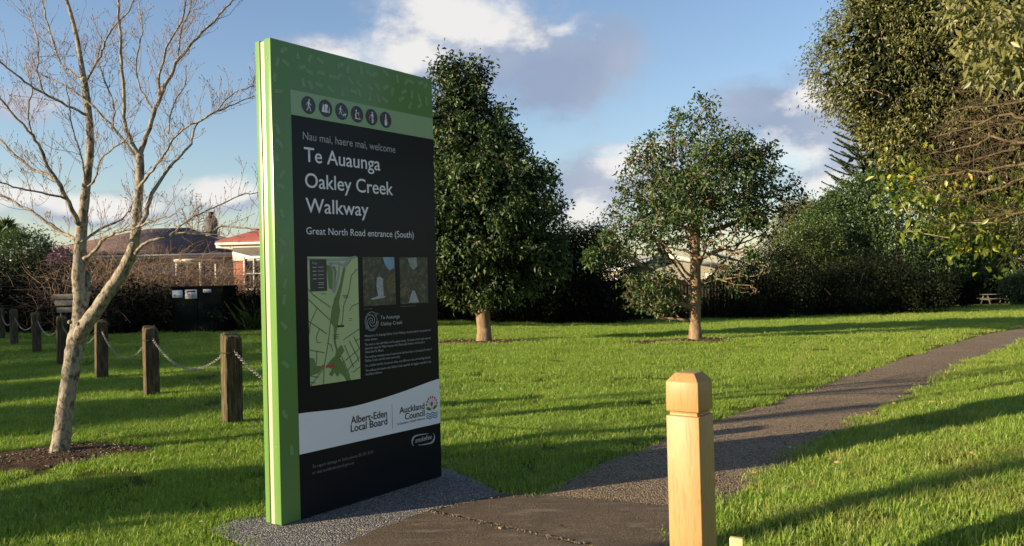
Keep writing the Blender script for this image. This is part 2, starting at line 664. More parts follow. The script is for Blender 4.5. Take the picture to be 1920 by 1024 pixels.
def build_paths():
    L, R = ribbon_between(np.vstack([[(0.06, 5.70)], PATH_L[1:]]), np.vstack([[(1.14, 5.16)], PATH_R[3:]]))
    # ragged edges
    k = np.arange(len(L))
    L = L + np.stack([0.018 * np.sin(k * 1.1) + RNG.normal(0, 0.015, len(k)), 0.02 * np.sin(k * 2.3)], -1)
    R = R + np.stack([0.05 + 0.012 * np.sin(k * 0.9 + 1) + RNG.normal(0, 0.015, len(k)), 0.02 * np.sin(k * 2.9)], -1)
    m = 9
    rows = []
    for t in np.linspace(0, 1, m):
        rows.append(L * (1 - t) + R * t)
    G = np.stack(rows, 1)
    crown = 0.010 * (1 - (2 * np.linspace(0, 1, m) - 1) ** 2)
    Z = np.minimum(T(G[..., 0], G[..., 1]), -0.03 * np.maximum(0, G[..., 1] - 18) * sstep(-6, 5, G[..., 0])) + 0.008 + crown[None]
    V = np.concatenate([G, Z[..., None]], -1).reshape(-1, 3)
    n = len(L)
    i, j = np.meshgrid(np.arange(m - 1), np.arange(n - 1))
    a = (j * m + i).ravel()
    F = np.stack([a, a + 1, a + m + 1, a + m], -1)
    tag(MB().add(V, F).build('path', CHIP, smooth=True), kind='structure')
    # cast joint strips across the path, pale with lichen
    for name, P, top, m_ in (('pavement_slab', SLAB_NEAR, 0.025, SLABM), ('pavement_slab', SLAB_FAR, 0.023, SLABM), ('sign_plinth', PAD, 0.017, AGG)):
        # dense outline with crumbled edges, prism
        Q = []
        for a_, b_ in zip(P, np.roll(P, -1, axis=0)):
            d = np.linalg.norm(b_ - a_)
            nn = max(1, int(d / 0.06)) if d < 4 else 6
            for t in np.arange(nn) / nn:
                Q.append(a_ * (1 - t) + b_ * t + RNG.normal(0, 0.006, 2))
        Q = np.array(Q)
        top_ = [(x, y, top) for x, y in Q]
        mb = MB()
        inner = Q * 1.0
        area = 0.5 * np.sum(Q[:, 0] * np.roll(Q[:, 1], -1) - Q[:, 1] * np.roll(Q[:, 0], -1))
        if area < 0:
            top_ = top_[::-1]
            Q = Q[::-1]
        mb.poly(top_)
        nq = len(Q)
        V = np.concatenate([np.c_[Q + 0, np.full(nq, top)], np.c_[Q, np.full(nq, -0.05)]])
        F = [(i_, nq + i_, nq + (i_ + 1) % nq, (i_ + 1) % nq) for i_ in range(nq)]
        mb.add(V, F)
        o = mb.build(name, m_)
        tag(o, kind='structure')


build_paths()

# ------------------------------------------------------------------ leaves, branches, trees


def unit(v):
    return v / (np.linalg.norm(v, axis=-1, keepdims=True) + 1e-9)


def add_leaves(mb, P, D, L, Wd, fold=0.25, rnd=None):
    """folded diamond leaves: base P, direction D, length L, width Wd"""
    n = len(P)
    D = unit(D)
    up = unit(RNG.normal(0, 1, (n, 3)) * 0.7 + np.array([0, 0, 1.0]))
    s = unit(np.cross(D, up))
    nn = np.cross(s, D)
    L = np.broadcast_to(L, (n,))[:, None]
    Wd = np.broadcast_to(Wd, (n,))[:, None]
    a = P
    tip = P + D * L - np.array([0, 0, 1]) * L * 0.15
    l_ = P + D * L * 0.45 + s * Wd * 0.5 + nn * Wd * fold
    r_ = P + D * L * 0.45 - s * Wd * 0.5 + nn * Wd * fold
    V = np.stack([a, l_, tip, r_], 1).reshape(-1, 3)
    k = np.arange(n)[:, None] * 4
    F = np.concatenate([k + np.array([0, 1, 2]), k + np.array([0, 2, 3])], 1).reshape(-1, 3)
    if rnd is None:
        rnd = RNG.random(n)
    mb.add(V, F, np.repeat(rnd, 2))


def colonize(start, A, step, kill, iters=140, tropism=(0, 0, 0.08), jit=0.12):
    nodes = [np.asarray(p, float) for p in start]
    parent = [-1] + list(range(len(start) - 1))
    A = np.asarray(A, float)
    N = np.array(nodes)
    D = np.linalg.norm(A[:, None] - N[None], axis=2)
    near, nd = D.argmin(1), D.min(1)
    alive = nd > kill
    seen = set()
    for _ in range(iters):
        idx = np.where(alive)[0]
        if not len(idx):
            break
        acc = {}
        dirs = unit(A[idx] - np.array(nodes)[near[idx]])
        for q, d in zip(near[idx], dirs):
            if q in acc:
                acc[q] += d
            else:
                acc[q] = d.copy()
        new = []
        for q, d in acc.items():
            dd = unit(unit(d) + np.array(tropism) + RNG.normal(0, jit, 3))
            p = nodes[q] + dd * step
            new.append((q, p))
        if not new:
            break
        b = len(nodes)
        NP = np.array([p for _, p in new])
        for q, p in new:
            nodes.append(p)
            parent.append(q)
        DD = np.linalg.norm(A[idx][:, None] - NP[None], axis=2)
        mi, md = DD.argmin(1), DD.min(1)
        better = md < nd[idx]
        near[idx[better]] = b + mi[better]
        nd[idx[better]] = md[better]
        alive = alive & (nd > kill)
        if len(nodes) > 9000:
            break
    return np.array(nodes), np.array(parent), near


def graph_tubes(mb, N, par, r0, R, sides_big=8, minr=0.0, expo=None):
    n = len(N)
    kids = [[] for _ in range(n)]
    for i, p in enumerate(par):
        if p >= 0:
            kids[p].append(i)
    cnt = np.zeros(n)
    for i in range(n - 1, -1, -1):
        cnt[i] = max(1.0, cnt[i])
        if par[i] >= 0:
            cnt[par[i]] += cnt[i]
    k = math.log(R / r0) / math.log(max(2, cnt[0]))
    rad = r0 * cnt ** k
    stack = [(0, None)]
    while stack:
        s, pr = stack.pop()
        chain = [s]
        while kids[chain[-1]]:
            ks = sorted(kids[chain[-1]], key=lambda q: -cnt[q])
            for o_ in ks[1:]:
                stack.append((o_, chain[-1]))
            chain.append(ks[0])
        idx = ([pr] if pr is not None else []) + chain
        if len(idx) < 2:
            continue
        P = N[idx]
        r = rad[idx].copy()
        if pr is not None:
            r[0] = min(r[0], r[1] * 1.25)
        if r.max() < minr:
            continue
        mb.tube(P, r, sides=sides_big if r.max() > 0.03 else (5 if r.max() > 0.012 else 3), cap=False)
    return rad, cnt


def twigs_from(mb, P, r, n, length, rng, up=0.5, depth=0):
    """short curved side twigs with buds along a limb P with radii r"""
    P = np.asarray(P)
    seg = np.concatenate([[0], np.cumsum(np.linalg.norm(np.diff(P, axis=0), axis=1))])
    if seg[-1] < 0.05:
        return
    for i in range(n):
        t = rng.uniform(0.12, 1.0) * seg[-1]
        k = min(np.searchsorted(seg, t), len(P) - 1)
        k = max(1, k)
        f = (t - seg[k - 1]) / (seg[k] - seg[k - 1] + 1e-9)
        p = P[k - 1] * (1 - f) + P[k] * f
        dl = unit(P[k] - P[k - 1])
        side = rng.normal(0, 1, 3)
        side = unit(side - dl * (side @ dl))
        d = unit(dl * rng.uniform(0.3, 0.9) + side * 0.9 + np.array([0, 0, up * 0.5]))
        L = length * rng.uniform(0.35, 1.15) * (1 - 0.3 * t / seg[-1])
        q = [p]
        m = 5
        for j in range(m):
            d = unit(d + np.array([0, 0, up * 0.22]) + rng.normal(0, 0.16, 3))
            q.append(q[-1] + d * L / m)
        rr = max(0.0015, min(0.0036, 0.0075 * L))
        mb.tube(q, np.linspace(rr, 0.0014, m + 1), 4 if depth == 0 else 3, cap=False)
        # bud
        qq = np.array(q)
        mb.tube([qq[-1], qq[-1] + d * 0.010, qq[-1] + d * 0.02], [0.0016, 0.0038, 0.0005], 4, cap=False)
        if depth < 2 and L > 0.12:
            twigs_from(mb, q, r, rng.integers(2, 5), L * 0.5, rng, up, depth + 1)


def sample_ellipsoids(blobs, n, shell=0.5):
    """blobs: (cx, cy, cz, rx, ry, rz); shell: 0 fills the volume, 1 the surface alone"""
    w = np.array([b[3] * b[4] * b[5] for b in blobs]) ** (2 / 3)
    pick = RNG.choice(len(blobs), n * 2, p=w / w.sum())
    B = np.array(blobs)[pick]
    d = unit(RNG.normal(0, 1, (n * 2, 3)))
    r = (shell + (1 - shell) * RNG.random(n * 2) ** 0.6)[:, None]
    P = B[:, :3] + d * B[:, 3:] * r
    # drop points deep inside another blob
    keep = np.ones(len(P), bool)
    for b in blobs:
        q = np.sqrt((((P - np.array(b[:3])) / np.array(b[3:])) ** 2).sum(1))
        keep &= q > shell * 0.82
    P, d = P[keep][:n], d[keep][:n]
    return P, d


def cluster_leaves(mb, C, Dr, per, L, Wd, spread, droop=0.2, rr=(0, 1)):
    """per leaves round each cluster centre C with outward direction Dr"""
    n = len(C)
    P = np.repeat(C, per, 0) + RNG.normal(0, spread, (n * per, 3))
    D = np.repeat(Dr, per, 0) * 0.55 + unit(RNG.normal(0, 1, (n * per, 3))) - np.array([0, 0, droop])
    cr = np.repeat(RNG.random(n), per)
    rnd = np.clip(0.6 * RNG.random(n * per) + 0.4 * cr, 0, 1) * (rr[1] - rr[0]) + rr[0]
    k = len(P)
    add_leaves(mb, P, D, L * RNG.uniform(0.6, 1.15, k), Wd * RNG.uniform(0.7, 1.15, k), rnd=rnd)


BARK_GREY = bark_mat('bark_lichen', [(0.28, (0.040, 0.034, 0.028)), (0.42, (0.11, 0.092, 0.072)), (0.50, (0.25, 0.215, 0.17)), (0.58, (0.30, 0.275, 0.225)), (0.66, (0.16, 0.15, 0.115)), (0.78, (0.36, 0.34, 0.29))], scale=26, bump=0.7, dist=0.012, stretch=0.6)
BARK_TAN = bark_mat('bark_tan', [(0.25, (0.09, 0.055, 0.032)), (0.5, (0.22, 0.15, 0.095)), (0.75, (0.31, 0.235, 0.16))], scale=12, bump=0.5, dist=0.02)
BARK_DARK = bark_mat('bark_dark', [(0.25, (0.05, 0.035, 0.025)), (0.6, (0.14, 0.10, 0.07)), (0.8, (0.20, 0.15, 0.11))], scale=10)
TWIG = bark_mat('twig_bark', [(0.3, (0.15, 0.105, 0.085)), (0.6, (0.31, 0.235, 0.19)), (0.8, (0.42, 0.34, 0.28))], scale=30, bump=0.2)
BRUSH = bark_mat('brush_stems', [(0.3, (0.12, 0.08, 0.055)), (0.6, (0.26, 0.18, 0.13)), (0.8, (0.36, 0.27, 0.19))], scale=5, bump=0.1)

LEAF_DARK = leaf_mat('leaf_dark_gloss', [(0, (0.020, 0.042, 0.018)), (0.5, (0.054, 0.094, 0.036)), (0.85, (0.090, 0.135, 0.050)), (1, (0.125, 0.155, 0.06))], rough=0.5, spec=0.3, trans=0.14, vary=0.5, clump=0.8)
LEAF_MID = leaf_mat('leaf_mid', [(0, (0.022, 0.042, 0.012)), (0.5, (0.048, 0.078, 0.020)), (1, (0.12, 0.135, 0.035))], rough=0.42, trans=0.18, vary=0.5)
LEAF_OLIVE = leaf_mat('leaf_olive', [(0, (0.045, 0.055, 0.020)), (0.5, (0.125, 0.135, 0.052)), (1, (0.23, 0.22, 0.08))], rough=0.45, trans=0.2, vary=0.6)
LEAF_YELLOW = leaf_mat('leaf_yellow', [(0, (0.045, 0.075, 0.014)), (0.45, (0.10, 0.15, 0.02)), (0.72, (0.20, 0.23, 0.025)), (0.92, (0.38, 0.33, 0.03)), (1, (0.42, 0.22, 0.05))], rough=0.4, trans=0.3, vary=0.2)
LEAF_GOLD = leaf_mat('leaf_gold', [(0, (0.060, 0.060, 0.014)), (0.6, (0.13, 0.115, 0.022)), (1, (0.20, 0.16, 0.035))], rough=0.6, trans=0.15, vary=0.6, clump=0.6)
LEAF_SHADED = leaf_mat('leaf_deep', [(0, (0.005, 0.008, 0.004)), (0.6, (0.011, 0.017, 0.007)), (1, (0.022, 0.030, 0.012))], rough=0.75, trans=0.05, vary=0.5, spec=0.12)  # near-black: deep shade of hedges and crown interiors put into the colour


def grown_tree(name, label, cat, base, trunk, blobs, nattr, step, kill, R, r0, per, L, Wd, leafm, barkm, shell=0.35, bare=None, extra=None, group=None, spread=0.10, minr=0.0, flare=1.35, droop=0.2, dens=None, all_twigs=0):
    base = np.asarray(base, float)
    A, _ = sample_ellipsoids(blobs, nattr, shell)
    if bare is not None:
        pass
    N, par, near = colonize(trunk, A, step, kill)
    e = empty(name, base, label, cat, group)
    mb = MB()
    rad, cnt = graph_tubes(mb, N, par, r0, R, minr=minr)
    mb.build('trunk', barkm, e, base, smooth=True)
    mb = MB()
    tips = np.where(cnt <= 2)[0]
    tips = np.unique(np.concatenate([tips, np.unique(near)]))
    if all_twigs:
        tips = np.unique(np.concatenate([tips, np.where(cnt <= all_twigs)[0]]))
    C = N[tips]
    if bare is not None:
        keep = np.array([RNG.random() > bare(p) for p in C])
        C, tips = C[keep], tips[keep]
    pp = np.maximum(par[tips], 0)
    Dr = unit(C - N[pp])
    cluster_leaves(mb, C, Dr, per, L, Wd, spread, droop)
    if extra is not None:
        extra(mb)
    mb.build('crown', leafm, e, base)
    return e, N


# tall dense tree behind the sign
t1 = np.array([-0.71, 20.08, 0.0])
t1[2] = float(T(t1[0], t1[1]))


def p3(x, y, z):
    return np.array([x, y, z], float)


def tree_one():
    e = None
    blobs = []
    prof = [(1.5, 1.35, -0.1), (2.3, 2.05, -0.1), (3.1, 2.2, -0.1), (3.9, 2.1, -0.15), (4.6, 1.6, -0.3), (5.3, 1.15, -0.4), (5.85, 0.72, -0.5)]
    for z, r, dx in prof:
        blobs.append((t1[0] + dx + 0.1, t1[1], z, r, r * 0.95, 0.75))
    blobs.append((t1[0] - 0.75, t1[1], 6.5, 0.42, 0.4, 0.62))
    blobs.append((t1[0] - 0.10, t1[1], 6.45, 0.45, 0.4, 0.62))
    blobs.append((t1[0] + 1.3, t1[1] - 0.3, 1.9, 0.9, 0.9, 0.6))
    blobs.append((t1[0] - 1.2, t1[1] - 0.3, 1.7, 0.9, 0.9, 0.5))
    blobs.append((t1[0] + 0.5, t1[1] + 0.8, 1.5, 1.2, 0.9, 0.5))
    trunk = [t1 + (0, 0, -0.1), t1 + (0, 0, 0.3), t1 + (-0.02, 0, 0.75), t1 + (-0.03, 0, 1.1), t1 + (-0.04, 0.03, 1.6), t1 + (-0.1, 0, 2.2), t1 + (-0.1, 0, 3.0), t1 + (-0.2, 0, 3.8), t1 + (-0.25, 0, 4.8)]
    N = []
    e, N = grown_tree('broadleaf_tree', 'tall dense conical dark green tree standing right beside the welcome sign edge, double pointed top', 'tree', t1, trunk, blobs, 1900, 0.19, 0.18, 0.17, 0.006, 22, 0.135, 0.060, LEAF_DARK, BARK_TAN, shell=0.45, spread=0.10, all_twigs=3)
    mb = MB()
    mb.tube([t1 + (-0.02, 0, 0.55), t1 + (-0.18, -0.05, 0.85), t1 + (-0.32, -0.08, 1.2), t1 + (-0.42, -0.1, 1.7), t1 + (-0.6, 0, 2.4)], [0.11, 0.09, 0.075, 0.06, 0.03], 8)
    mb.tube([t1 + (0, 0, -0.15), t1 + (0, 0, 0.05), t1 + (0, 0, 0.35)], [0.26, 0.20, 0.168], 10)
    mb.build('limb', BARK_TAN, e, t1, smooth=True)
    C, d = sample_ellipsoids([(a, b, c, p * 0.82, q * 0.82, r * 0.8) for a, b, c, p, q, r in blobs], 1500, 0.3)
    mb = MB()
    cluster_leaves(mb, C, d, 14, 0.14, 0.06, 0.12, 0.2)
    mb.build('inner_leaves', LEAF_SHADED, e, t1)  # shade inside the crown given by the near-black leaf colour


tree_one()

t2 = np.array([4.07, 18.65, 0.0])
t2[2] = float(T(t2[0], t2[1]))


def tree_two():
    def w(x, y):
        return at(x, y, 18.65)
    blobs = []
    for px, py, hw, hh in [(1300, 225, 55, 45), (1290, 290, 100, 65), (1350, 290, 90, 55), (1210, 350, 70, 60), (1310, 360, 130, 60), (1400, 340, 80, 60), (1170, 430, 50, 50), (1240, 430, 90, 60), (1350, 430, 110, 60), (1440, 400, 48, 55), (1380, 500, 70, 35), (1225, 520, 60, 50), (1260, 560, 50, 30), (1300, 540, 50, 30), (1140, 465, 38, 36), (1470, 365, 34, 40), (1215, 560, 62, 36), (1385, 535, 52, 24), (1420, 300, 50, 45), (1215, 300, 45, 40)]:
        c = w(px, py)
        k = 18.65 / FPX
        blobs.append((c[0], c[1] + RNG.uniform(-0.4, 0.4), c[2], hw * k, max(hw * k * 0.9, 0.5), hh * k))
    for dy in (-1.1, 1.1):
        blobs.append((t2[0], t2[1] + dy, 3.0, 1.2, 0.6, 1.2))
    tr = [t2 + (0, 0, -0.1), t2 + (0, 0, 0.4), t2 + (0.02, 0, 0.9), t2 + (0.03, 0, 1.3), t2 + (0.05, 0, 1.8), t2 + (0.05, 0, 2.4), t2 + (0.02, 0, 3.0), t2 + (0, 0, 3.8)]

    def bare(p):
        # inner and lower branches carry few leaves
        x = (p[0] - t2[0]) / 1.9
        return 0.75 if (p[2] < 2.5 and x > -0.2) else (0.35 if (p[2] < 2.9 and x > -0.2) else 0.07)
    e, N = grown_tree('broadleaf_tree', 'smaller open crowned tree with pale lit branches on a brown mulch ring', 'tree', t2, tr, blobs, 1800, 0.16, 0.15, 0.125, 0.0075, 16, 0.118, 0.052, LEAF_DARK, BARK_TAN, shell=0.25, bare=bare, spread=0.085, all_twigs=2)
    mb = MB()
    mb.tube([t2 + (0, 0, -0.12), t2 + (0, 0, 0.05), t2 + (0, 0, 0.4)], [0.19, 0.155, 0.125], 10)
    mb.tube([t2 + (0, 0, 0.72), t2 + (-0.25, -0.05, 0.82), t2 + (-0.6, -0.1, 0.88), t2 + (-0.95, -0.1, 0.95), t2 + (-1.3, -0.1, 1.25), t2 + (-1.5, 0, 1.6)], [0.085, 0.06, 0.048, 0.038, 0.028, 0.012], 8)
    for pts in ([(1302, 530), (1265, 490), (1238, 455), (1215, 425)], [(1303, 540), (1250, 480), (1235, 420), (1215, 350), (1205, 300)], [(1310, 520), (1290, 440), (1270, 380), (1250, 320)], [(1308, 545), (1350, 500), (1390, 460), (1420, 420), (1450, 380)], [(1306, 520), (1330, 450), (1360, 400), (1375, 330)], [(1290, 600), (1240, 598), (1215, 575), (1180, 560)]):
        q = [w(*p) + (0, RNG.uniform(-0.35, 0.2), 0) for p in pts]
        q[0] = w(*pts[0])
        qq = []
        for a_, b_ in zip(q[:-1], q[1:]):
            for f_ in (0, 0.25, 0.5, 0.75):
                qq.append(a_ * (1 - f_) + b_ * f_ + RNG.normal(0, 0.022, 3))
        qq.append(q[-1])
        mb.tube(qq, np.linspace(0.032, 0.007, len(qq)), 6)
        twigs_from(mb, qq, None, 26, 0.5, RNG, 0.5)
    mb.build('limb', BARK_TAN, e, t2, smooth=True)


tree_two()


def big_tree():
    base = p3(12.3, 12.2, 0)
    base[2] = float(T(base[0], base[1]))
    blobs = [(10.9, 12.4, 5.6, 5.4, 3.9, 3.2), (6.55, 12.1, 4.55, 2.0, 2.0, 1.35), (7.0, 12.0, 6.0, 1.95, 1.9, 1.5), (7.5, 11.8, 3.5, 2.1, 1.9, 1.0), (8.9, 12.1, 2.95, 2.7, 2.2, 1.15), (11.2, 11.6, 2.9, 2.8, 2.2, 1.2), (9.0, 11.4, 7.2, 3.0, 2.6, 1.7), (6.5, 12.2, 3.5, 1.1, 1.2, 0.7)]
    tr = [base + (0, 0, -0.2), base + (-0.1, 0, 0.8), base + (-0.3, 0, 1.6), base + (-0.8, -0.1, 2.3), base + (-1.3, -0.2, 3.0), base + (-1.8, -0.2, 3.8)]

    def bare(p):
        u = p[0] / p[1]
        z = EYE + (p[2] - EYE)
        s = (p[2] - EYE) / p[1]
        if u > 0.50 and 0.095 < s < 0.175:
            return 0.48
        if u > 0.44 and 0.07 < s < 0.22:
            return 0.22
        return 0.0
    e, N = grown_tree('large_evergreen_tree', 'very large overhanging evergreen tree filling the upper right corner, brown twigs showing underneath', 'tree', base, tr, blobs, 1500, 0.30, 0.28, 0.30, 0.0065, 20, 0.075, 0.025, LEAF_OLIVE, BARK_TAN, shell=0.62, bare=bare, spread=0.14, droop=0.35, all_twigs=3)
    # the dense outer coat, then the crown's inner shade as near-black leaves
    mb = MB()
    C, d = sample_ellipsoids(blobs, 10500, 0.84)
    C = C + RNG.normal(0, 0.07, C.shape)
    keep = (d @ unit(p3(-0.65, -0.76, 0)) > -0.45) & np.array([RNG.random() > bare(p) for p in C])
    cluster_leaves(mb, C[keep], d[keep], 28, 0.066, 0.022, 0.085, 0.35)
    mb.build('outer_leaves', LEAF_OLIVE, e, base)
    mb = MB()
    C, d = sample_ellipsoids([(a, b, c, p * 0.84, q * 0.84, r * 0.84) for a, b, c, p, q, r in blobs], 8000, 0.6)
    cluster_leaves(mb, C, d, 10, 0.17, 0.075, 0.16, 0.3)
    mb.build('inner_leaves', LEAF_SHADED, e, base)
    # dead inner twigs fanning out to the left under the leaves
    mb = MB()
    for (a, b, c_) in (((1960, 262), (1890, 285), (1830, 300)), ((1960, 255), (1885, 268), (1850, 300)), ((1970, 240), (1870, 215), (1790, 250)), ((1960, 300), (1850, 320), (1760, 330)), ((1990, 225), (1900, 235), (1820, 225)), ((1980, 320), (1900, 340), (1830, 365)), ((1990, 200), (1900, 190), (1820, 205)), ((1990, 350), (1920, 395), (1860, 410)), ((1950, 280), (1860, 262), (1770, 285))):
        q = [at(*a, 8.6), (at(*a, 8.6) + at(*b, 8.9)) / 2 + (0, 0, 0.03), at(*b, 8.9), at(*c_, 9.3), at(c_[0] - 50, c_[1] + 8, 9.5)]
        qq = []
        for a_, b_ in zip(q[:-1], q[1:]):
            for f_ in (0, 0.33, 0.66):
                qq.append(a_ * (1 - f_) + b_ * f_ + RNG.normal(0, 0.016, 3))
        qq.append(q[-1])
        mb.tube(qq, np.linspace(0.022, 0.004, len(qq)), 6)
        twigs_from(mb, qq, None, 17, 0.75, RNG, 0.08)
    tag(mb.build('dead_twigs', bark_mat('dead_bark', [(0.3, (0.05, 0.038, 0.022)), (0.6, (0.12, 0.09, 0.055)), (0.8, (0.20, 0.155, 0.095))], scale=8, bump=0.2), e, base, smooth=True), kind='stuff')
    # near sprays of bigger leaves at the right
    mb = MB()
    C = []
    for (x0, y0, x1, y1, n, Y) in ((1800, 60, 1930, 150, 60, 6.6), (1850, 70, 1940, 140, 40, 6.2), (1760, 0, 1940, 60, 70, 6.8)):
        for i in range(n):
            C.append(at(RNG.uniform(x0, x1), RNG.uniform(y0, y1), Y + RNG.uniform(-0.4, 0.6)))
    C = np.array(C)
    cluster_leaves(mb, C, np.tile(p3(-0.6, -0.3, 0), (len(C), 1)), 7, 0.12, 0.036, 0.06, 0.5, rr=(0.4, 1))
    mb.build('near_leaves', LEAF_OLIVE, e, base)
    # creeper with yellow leaves along the lower left edge
    vb = at(1760, 430, 10.4)
    v = empty('climbing_vine', vb, 'climbing vine with large yellow and lime leaves under the big overhanging tree', 'climbing plant')
    mb = MB()
    C = []
    path = [(1690, 350), (1710, 345), (1760, 350), (1790, 400), (1740, 400), (1830, 430), (1880, 430), (1920, 440), (1930, 350), (1900, 400), (1850, 445), (1800, 420)]
    for (x, y) in path:
        for k in range(15):
            C.append(at(x + RNG.normal(0, 34), y + RNG.normal(0, 26), 10.0 + RNG.normal(0, 0.35)))
    C = np.array(C)
    cluster_leaves(mb, C, np.tile(p3(-0.4, -0.6, -0.1), (len(C), 1)), 8, 0.105, 0.058, 0.09, 0.4)
    mb.build('foliage', LEAF_YELLOW, v, vb)
    mb = MB()
    for i in range(16):
        a, b = C[RNG.integers(len(C))], C[RNG.integers(len(C))]
        if np.linalg.norm(a - b) < 1.6:
            mb.tube([a, (a + b) / 2 - (0, 0, 0.12), b], 0.006, 4)
    mb.build('stem', TWIG, v, vb)


big_tree()


def blob_plant(name, label, cat, base, blobs, n, per, L, Wd, mat, stem=0.08, shell=0.7, group=None, droop=0.1, spread=0.16, stems=5):
    base = np.asarray(base, float)
    e = empty(name, base, label, cat, group)
    C, d = sample_ellipsoids(blobs, n, shell)
    C = C + RNG.normal(0, 0.12, C.shape) * np.array([b for b in [1, 1, 1]])
    keep = C[:, 2] > base[2] + 0.03
    C, d = C[keep], d[keep]
    mb = MB()
    cluster_leaves(mb, C, d, per, L, Wd, spread, droop)
    mb.build('foliage', mat, e, base)
    mb = MB()
    for i in range(stems):
        b = blobs[i % len(blobs)]
        q = p3(base[0] + RNG.normal(0, 0.1), base[1] + RNG.normal(0, 0.1), base[2] - 0.1)
        tip = p3(b[0], b[1], b[2] + b[5] * 0.4)
        mid = (q + tip) / 2 + RNG.normal(0, 0.15, 3)
        mb.tube([q, mid, tip], [stem, stem * 0.7, stem * 0.2], 6)
    mb.build('trunk', BARK_DARK, e, base, smooth=True)
    return e


def gz(x, y):
    return float(T(x, y))


def plant_px(name, label, cat, px, Y, w, top, mat, n=900, per=14, L=0.13, Wd=0.06, bottom=None, shell=0.7, lumps=4, **kw):
    """a plant at picture column px, Y metres out, w wide, top metres above the camera plane zero"""
    X = at(px, 512, Y)[0]
    z0 = gz(X, Y)
    b0 = z0 if bottom is None else bottom
    h = top - b0
    blobs = []
    for i in range(lumps):
        t = (i + 0.5) / lumps - 0.5
        hh = h * RNG.uniform(0.72, 1.0) if lumps > 1 else h
        if i == lumps // 2:
            hh = h
        blobs.append((X + t * w * 0.75, Y + RNG.uniform(-0.3, 0.3) * w * 0.3, b0 + hh / 2, w * 0.62 / max(1.5, lumps ** 0.5), w * 0.34, hh / 2 * 1.0))
    return blob_plant(name, label, cat, (X, Y, z0), blobs, n, per, L, Wd, mat, shell=shell, **kw)


G_SHR = 'dark shrubs along the back of the lawn'
plant_px('shrub', 'dark shrub mass low behind the conical tree, just right of the sign', 'shrub', 850, 33, 5.0, 2.6, LEAF_SHADED, 1000, group=G_SHR)
plant_px('shrub', 'dark leafy shrub between the conical tree and the garage', 'shrub', 985, 32.5, 5.2, 3.0, LEAF_SHADED, 1700, group=G_SHR)
plant_px('shrub', 'tall dark shrub whose ragged top reaches the sky left of the garage roof', 'shrub', 1085, 33, 3.9, 3.55, LEAF_SHADED, 2200, group=G_SHR)
plant_px('shrub', 'dense dark shrub right of the garage behind the open tree', 'shrub', 1435, 36, 3.9, 2.75, LEAF_SHADED, 1100, group=G_SHR)
plant_px('shrub', 'dark shrub left of the garage tucked under the open tree', 'shrub', 1135, 35, 2.3, 1.4, LEAF_SHADED, 500, group=G_SHR)
plant_px('hedge', 'low black green hedge under the round dark tree', 'hedge', 1600, 39, 7.5, 2.2, LEAF_SHADED, 1900, group=G_SHR, lumps=6)
plant_px('hedge', 'dark hedge wall left of the picnic table', 'hedge', 1725, 49, 6.0, 2.5, LEAF_SHADED, 1900, group=G_SHR, lumps=6, L=0.18, Wd=0.09)
plant_px('hedge', 'dark hedge wall behind the picnic table', 'hedge', 1880, 66, 11.0, 4.2, LEAF_SHADED, 2000, group=G_SHR, lumps=7, L=0.24, Wd=0.12)
plant_px('shrub', 'small brighter green shrub right of the picnic table at the picture edge', 'shrub', 1925, 52, 2.6, 1.3, LEAF_MID, 420, L=0.18, Wd=0.09)
blob_plant('round_tree', 'broad round glossy dark green tree beside the overhanging tree', 'tree', (20.6, 44, gz(20.6, 44)), [(20.4, 44, 4.1, 4.1, 3.0, 2.7), (17.5, 44, 3.2, 2.5, 2.2, 2.2), (23.4, 43.5, 3.0, 2.6, 2.2, 1.9), (20.0, 43.2, 2.2, 4.4, 2.4, 1.6)], 3400, 15, 0.19, 0.095, LEAF_DARK, stem=0.2, shell=0.8)
plant_px('shrub', 'lighter green bushy tree left of the round dark tree', 'shrub', 1520, 41, 3.4, 3.9, LEAF_MID, 900, L=0.16, Wd=0.07, lumps=3)
plant_px('golden_conifer', 'golden green conifer nearest the open tree on the skyline', 'tree', 1490, 60, 2.9, 6.9, LEAF_GOLD, 800, per=18, L=0.22, Wd=0.07, lumps=2, group='golden conifers on the skyline', spread=0.25)
plant_px('golden_conifer', 'golden green conifer on the skyline, middle of the trio', 'tree', 1530, 61, 1.9, 6.5, LEAF_GOLD, 600, per=18, L=0.22, Wd=0.07, lumps=1, group='golden conifers on the skyline', spread=0.25)
plant_px('golden_conifer', 'golden green conifer on the skyline touching the round tree', 'tree', 1555, 59, 2.4, 5.9, LEAF_GOLD, 700, per=18, L=0.22, Wd=0.07, lumps=2, group='golden conifers on the skyline', spread=0.25)
plant_px('hedge', 'clipped black green hedge at the far left behind the posts', 'hedge', 25, 30.5, 6.5, 2.55, LEAF_SHADED, 2200, lumps=7, spread=0.1)
plant_px('leafy_tree', 'bushy green tree rising over the far left hedge', 'tree', 40, 37, 4.2, 4.3, LEAF_DARK, 1100, L=0.16, Wd=0.06, lumps=3, bottom=1.2)
plant_px('purple_shrub', 'purple flowering shrub top beside the brown roof', 'shrub', 112, 36, 1.2, 3.3, leaf_mat('leaf_purple', [(0, (0.10, 0.05, 0.09)), (1, (0.26, 0.14, 0.24))], trans=0.1), 240, L=0.12, Wd=0.06, lumps=1)
# unseen plants added behind the sign to shade the lawn's back edge
plant_px('shrub', 'tall dark shrub hidden behind the welcome sign, far one', 'shrub', 720, 31, 4.5, 5.6, LEAF_SHADED, 1100, group=G_SHR, lumps=2)
plant_px('shrub', 'tall dark shrub hidden behind the welcome sign, nearer one', 'shrub', 640, 27.5, 3.6, 5.2, LEAF_SHADED, 1000, group=G_SHR, lumps=2)


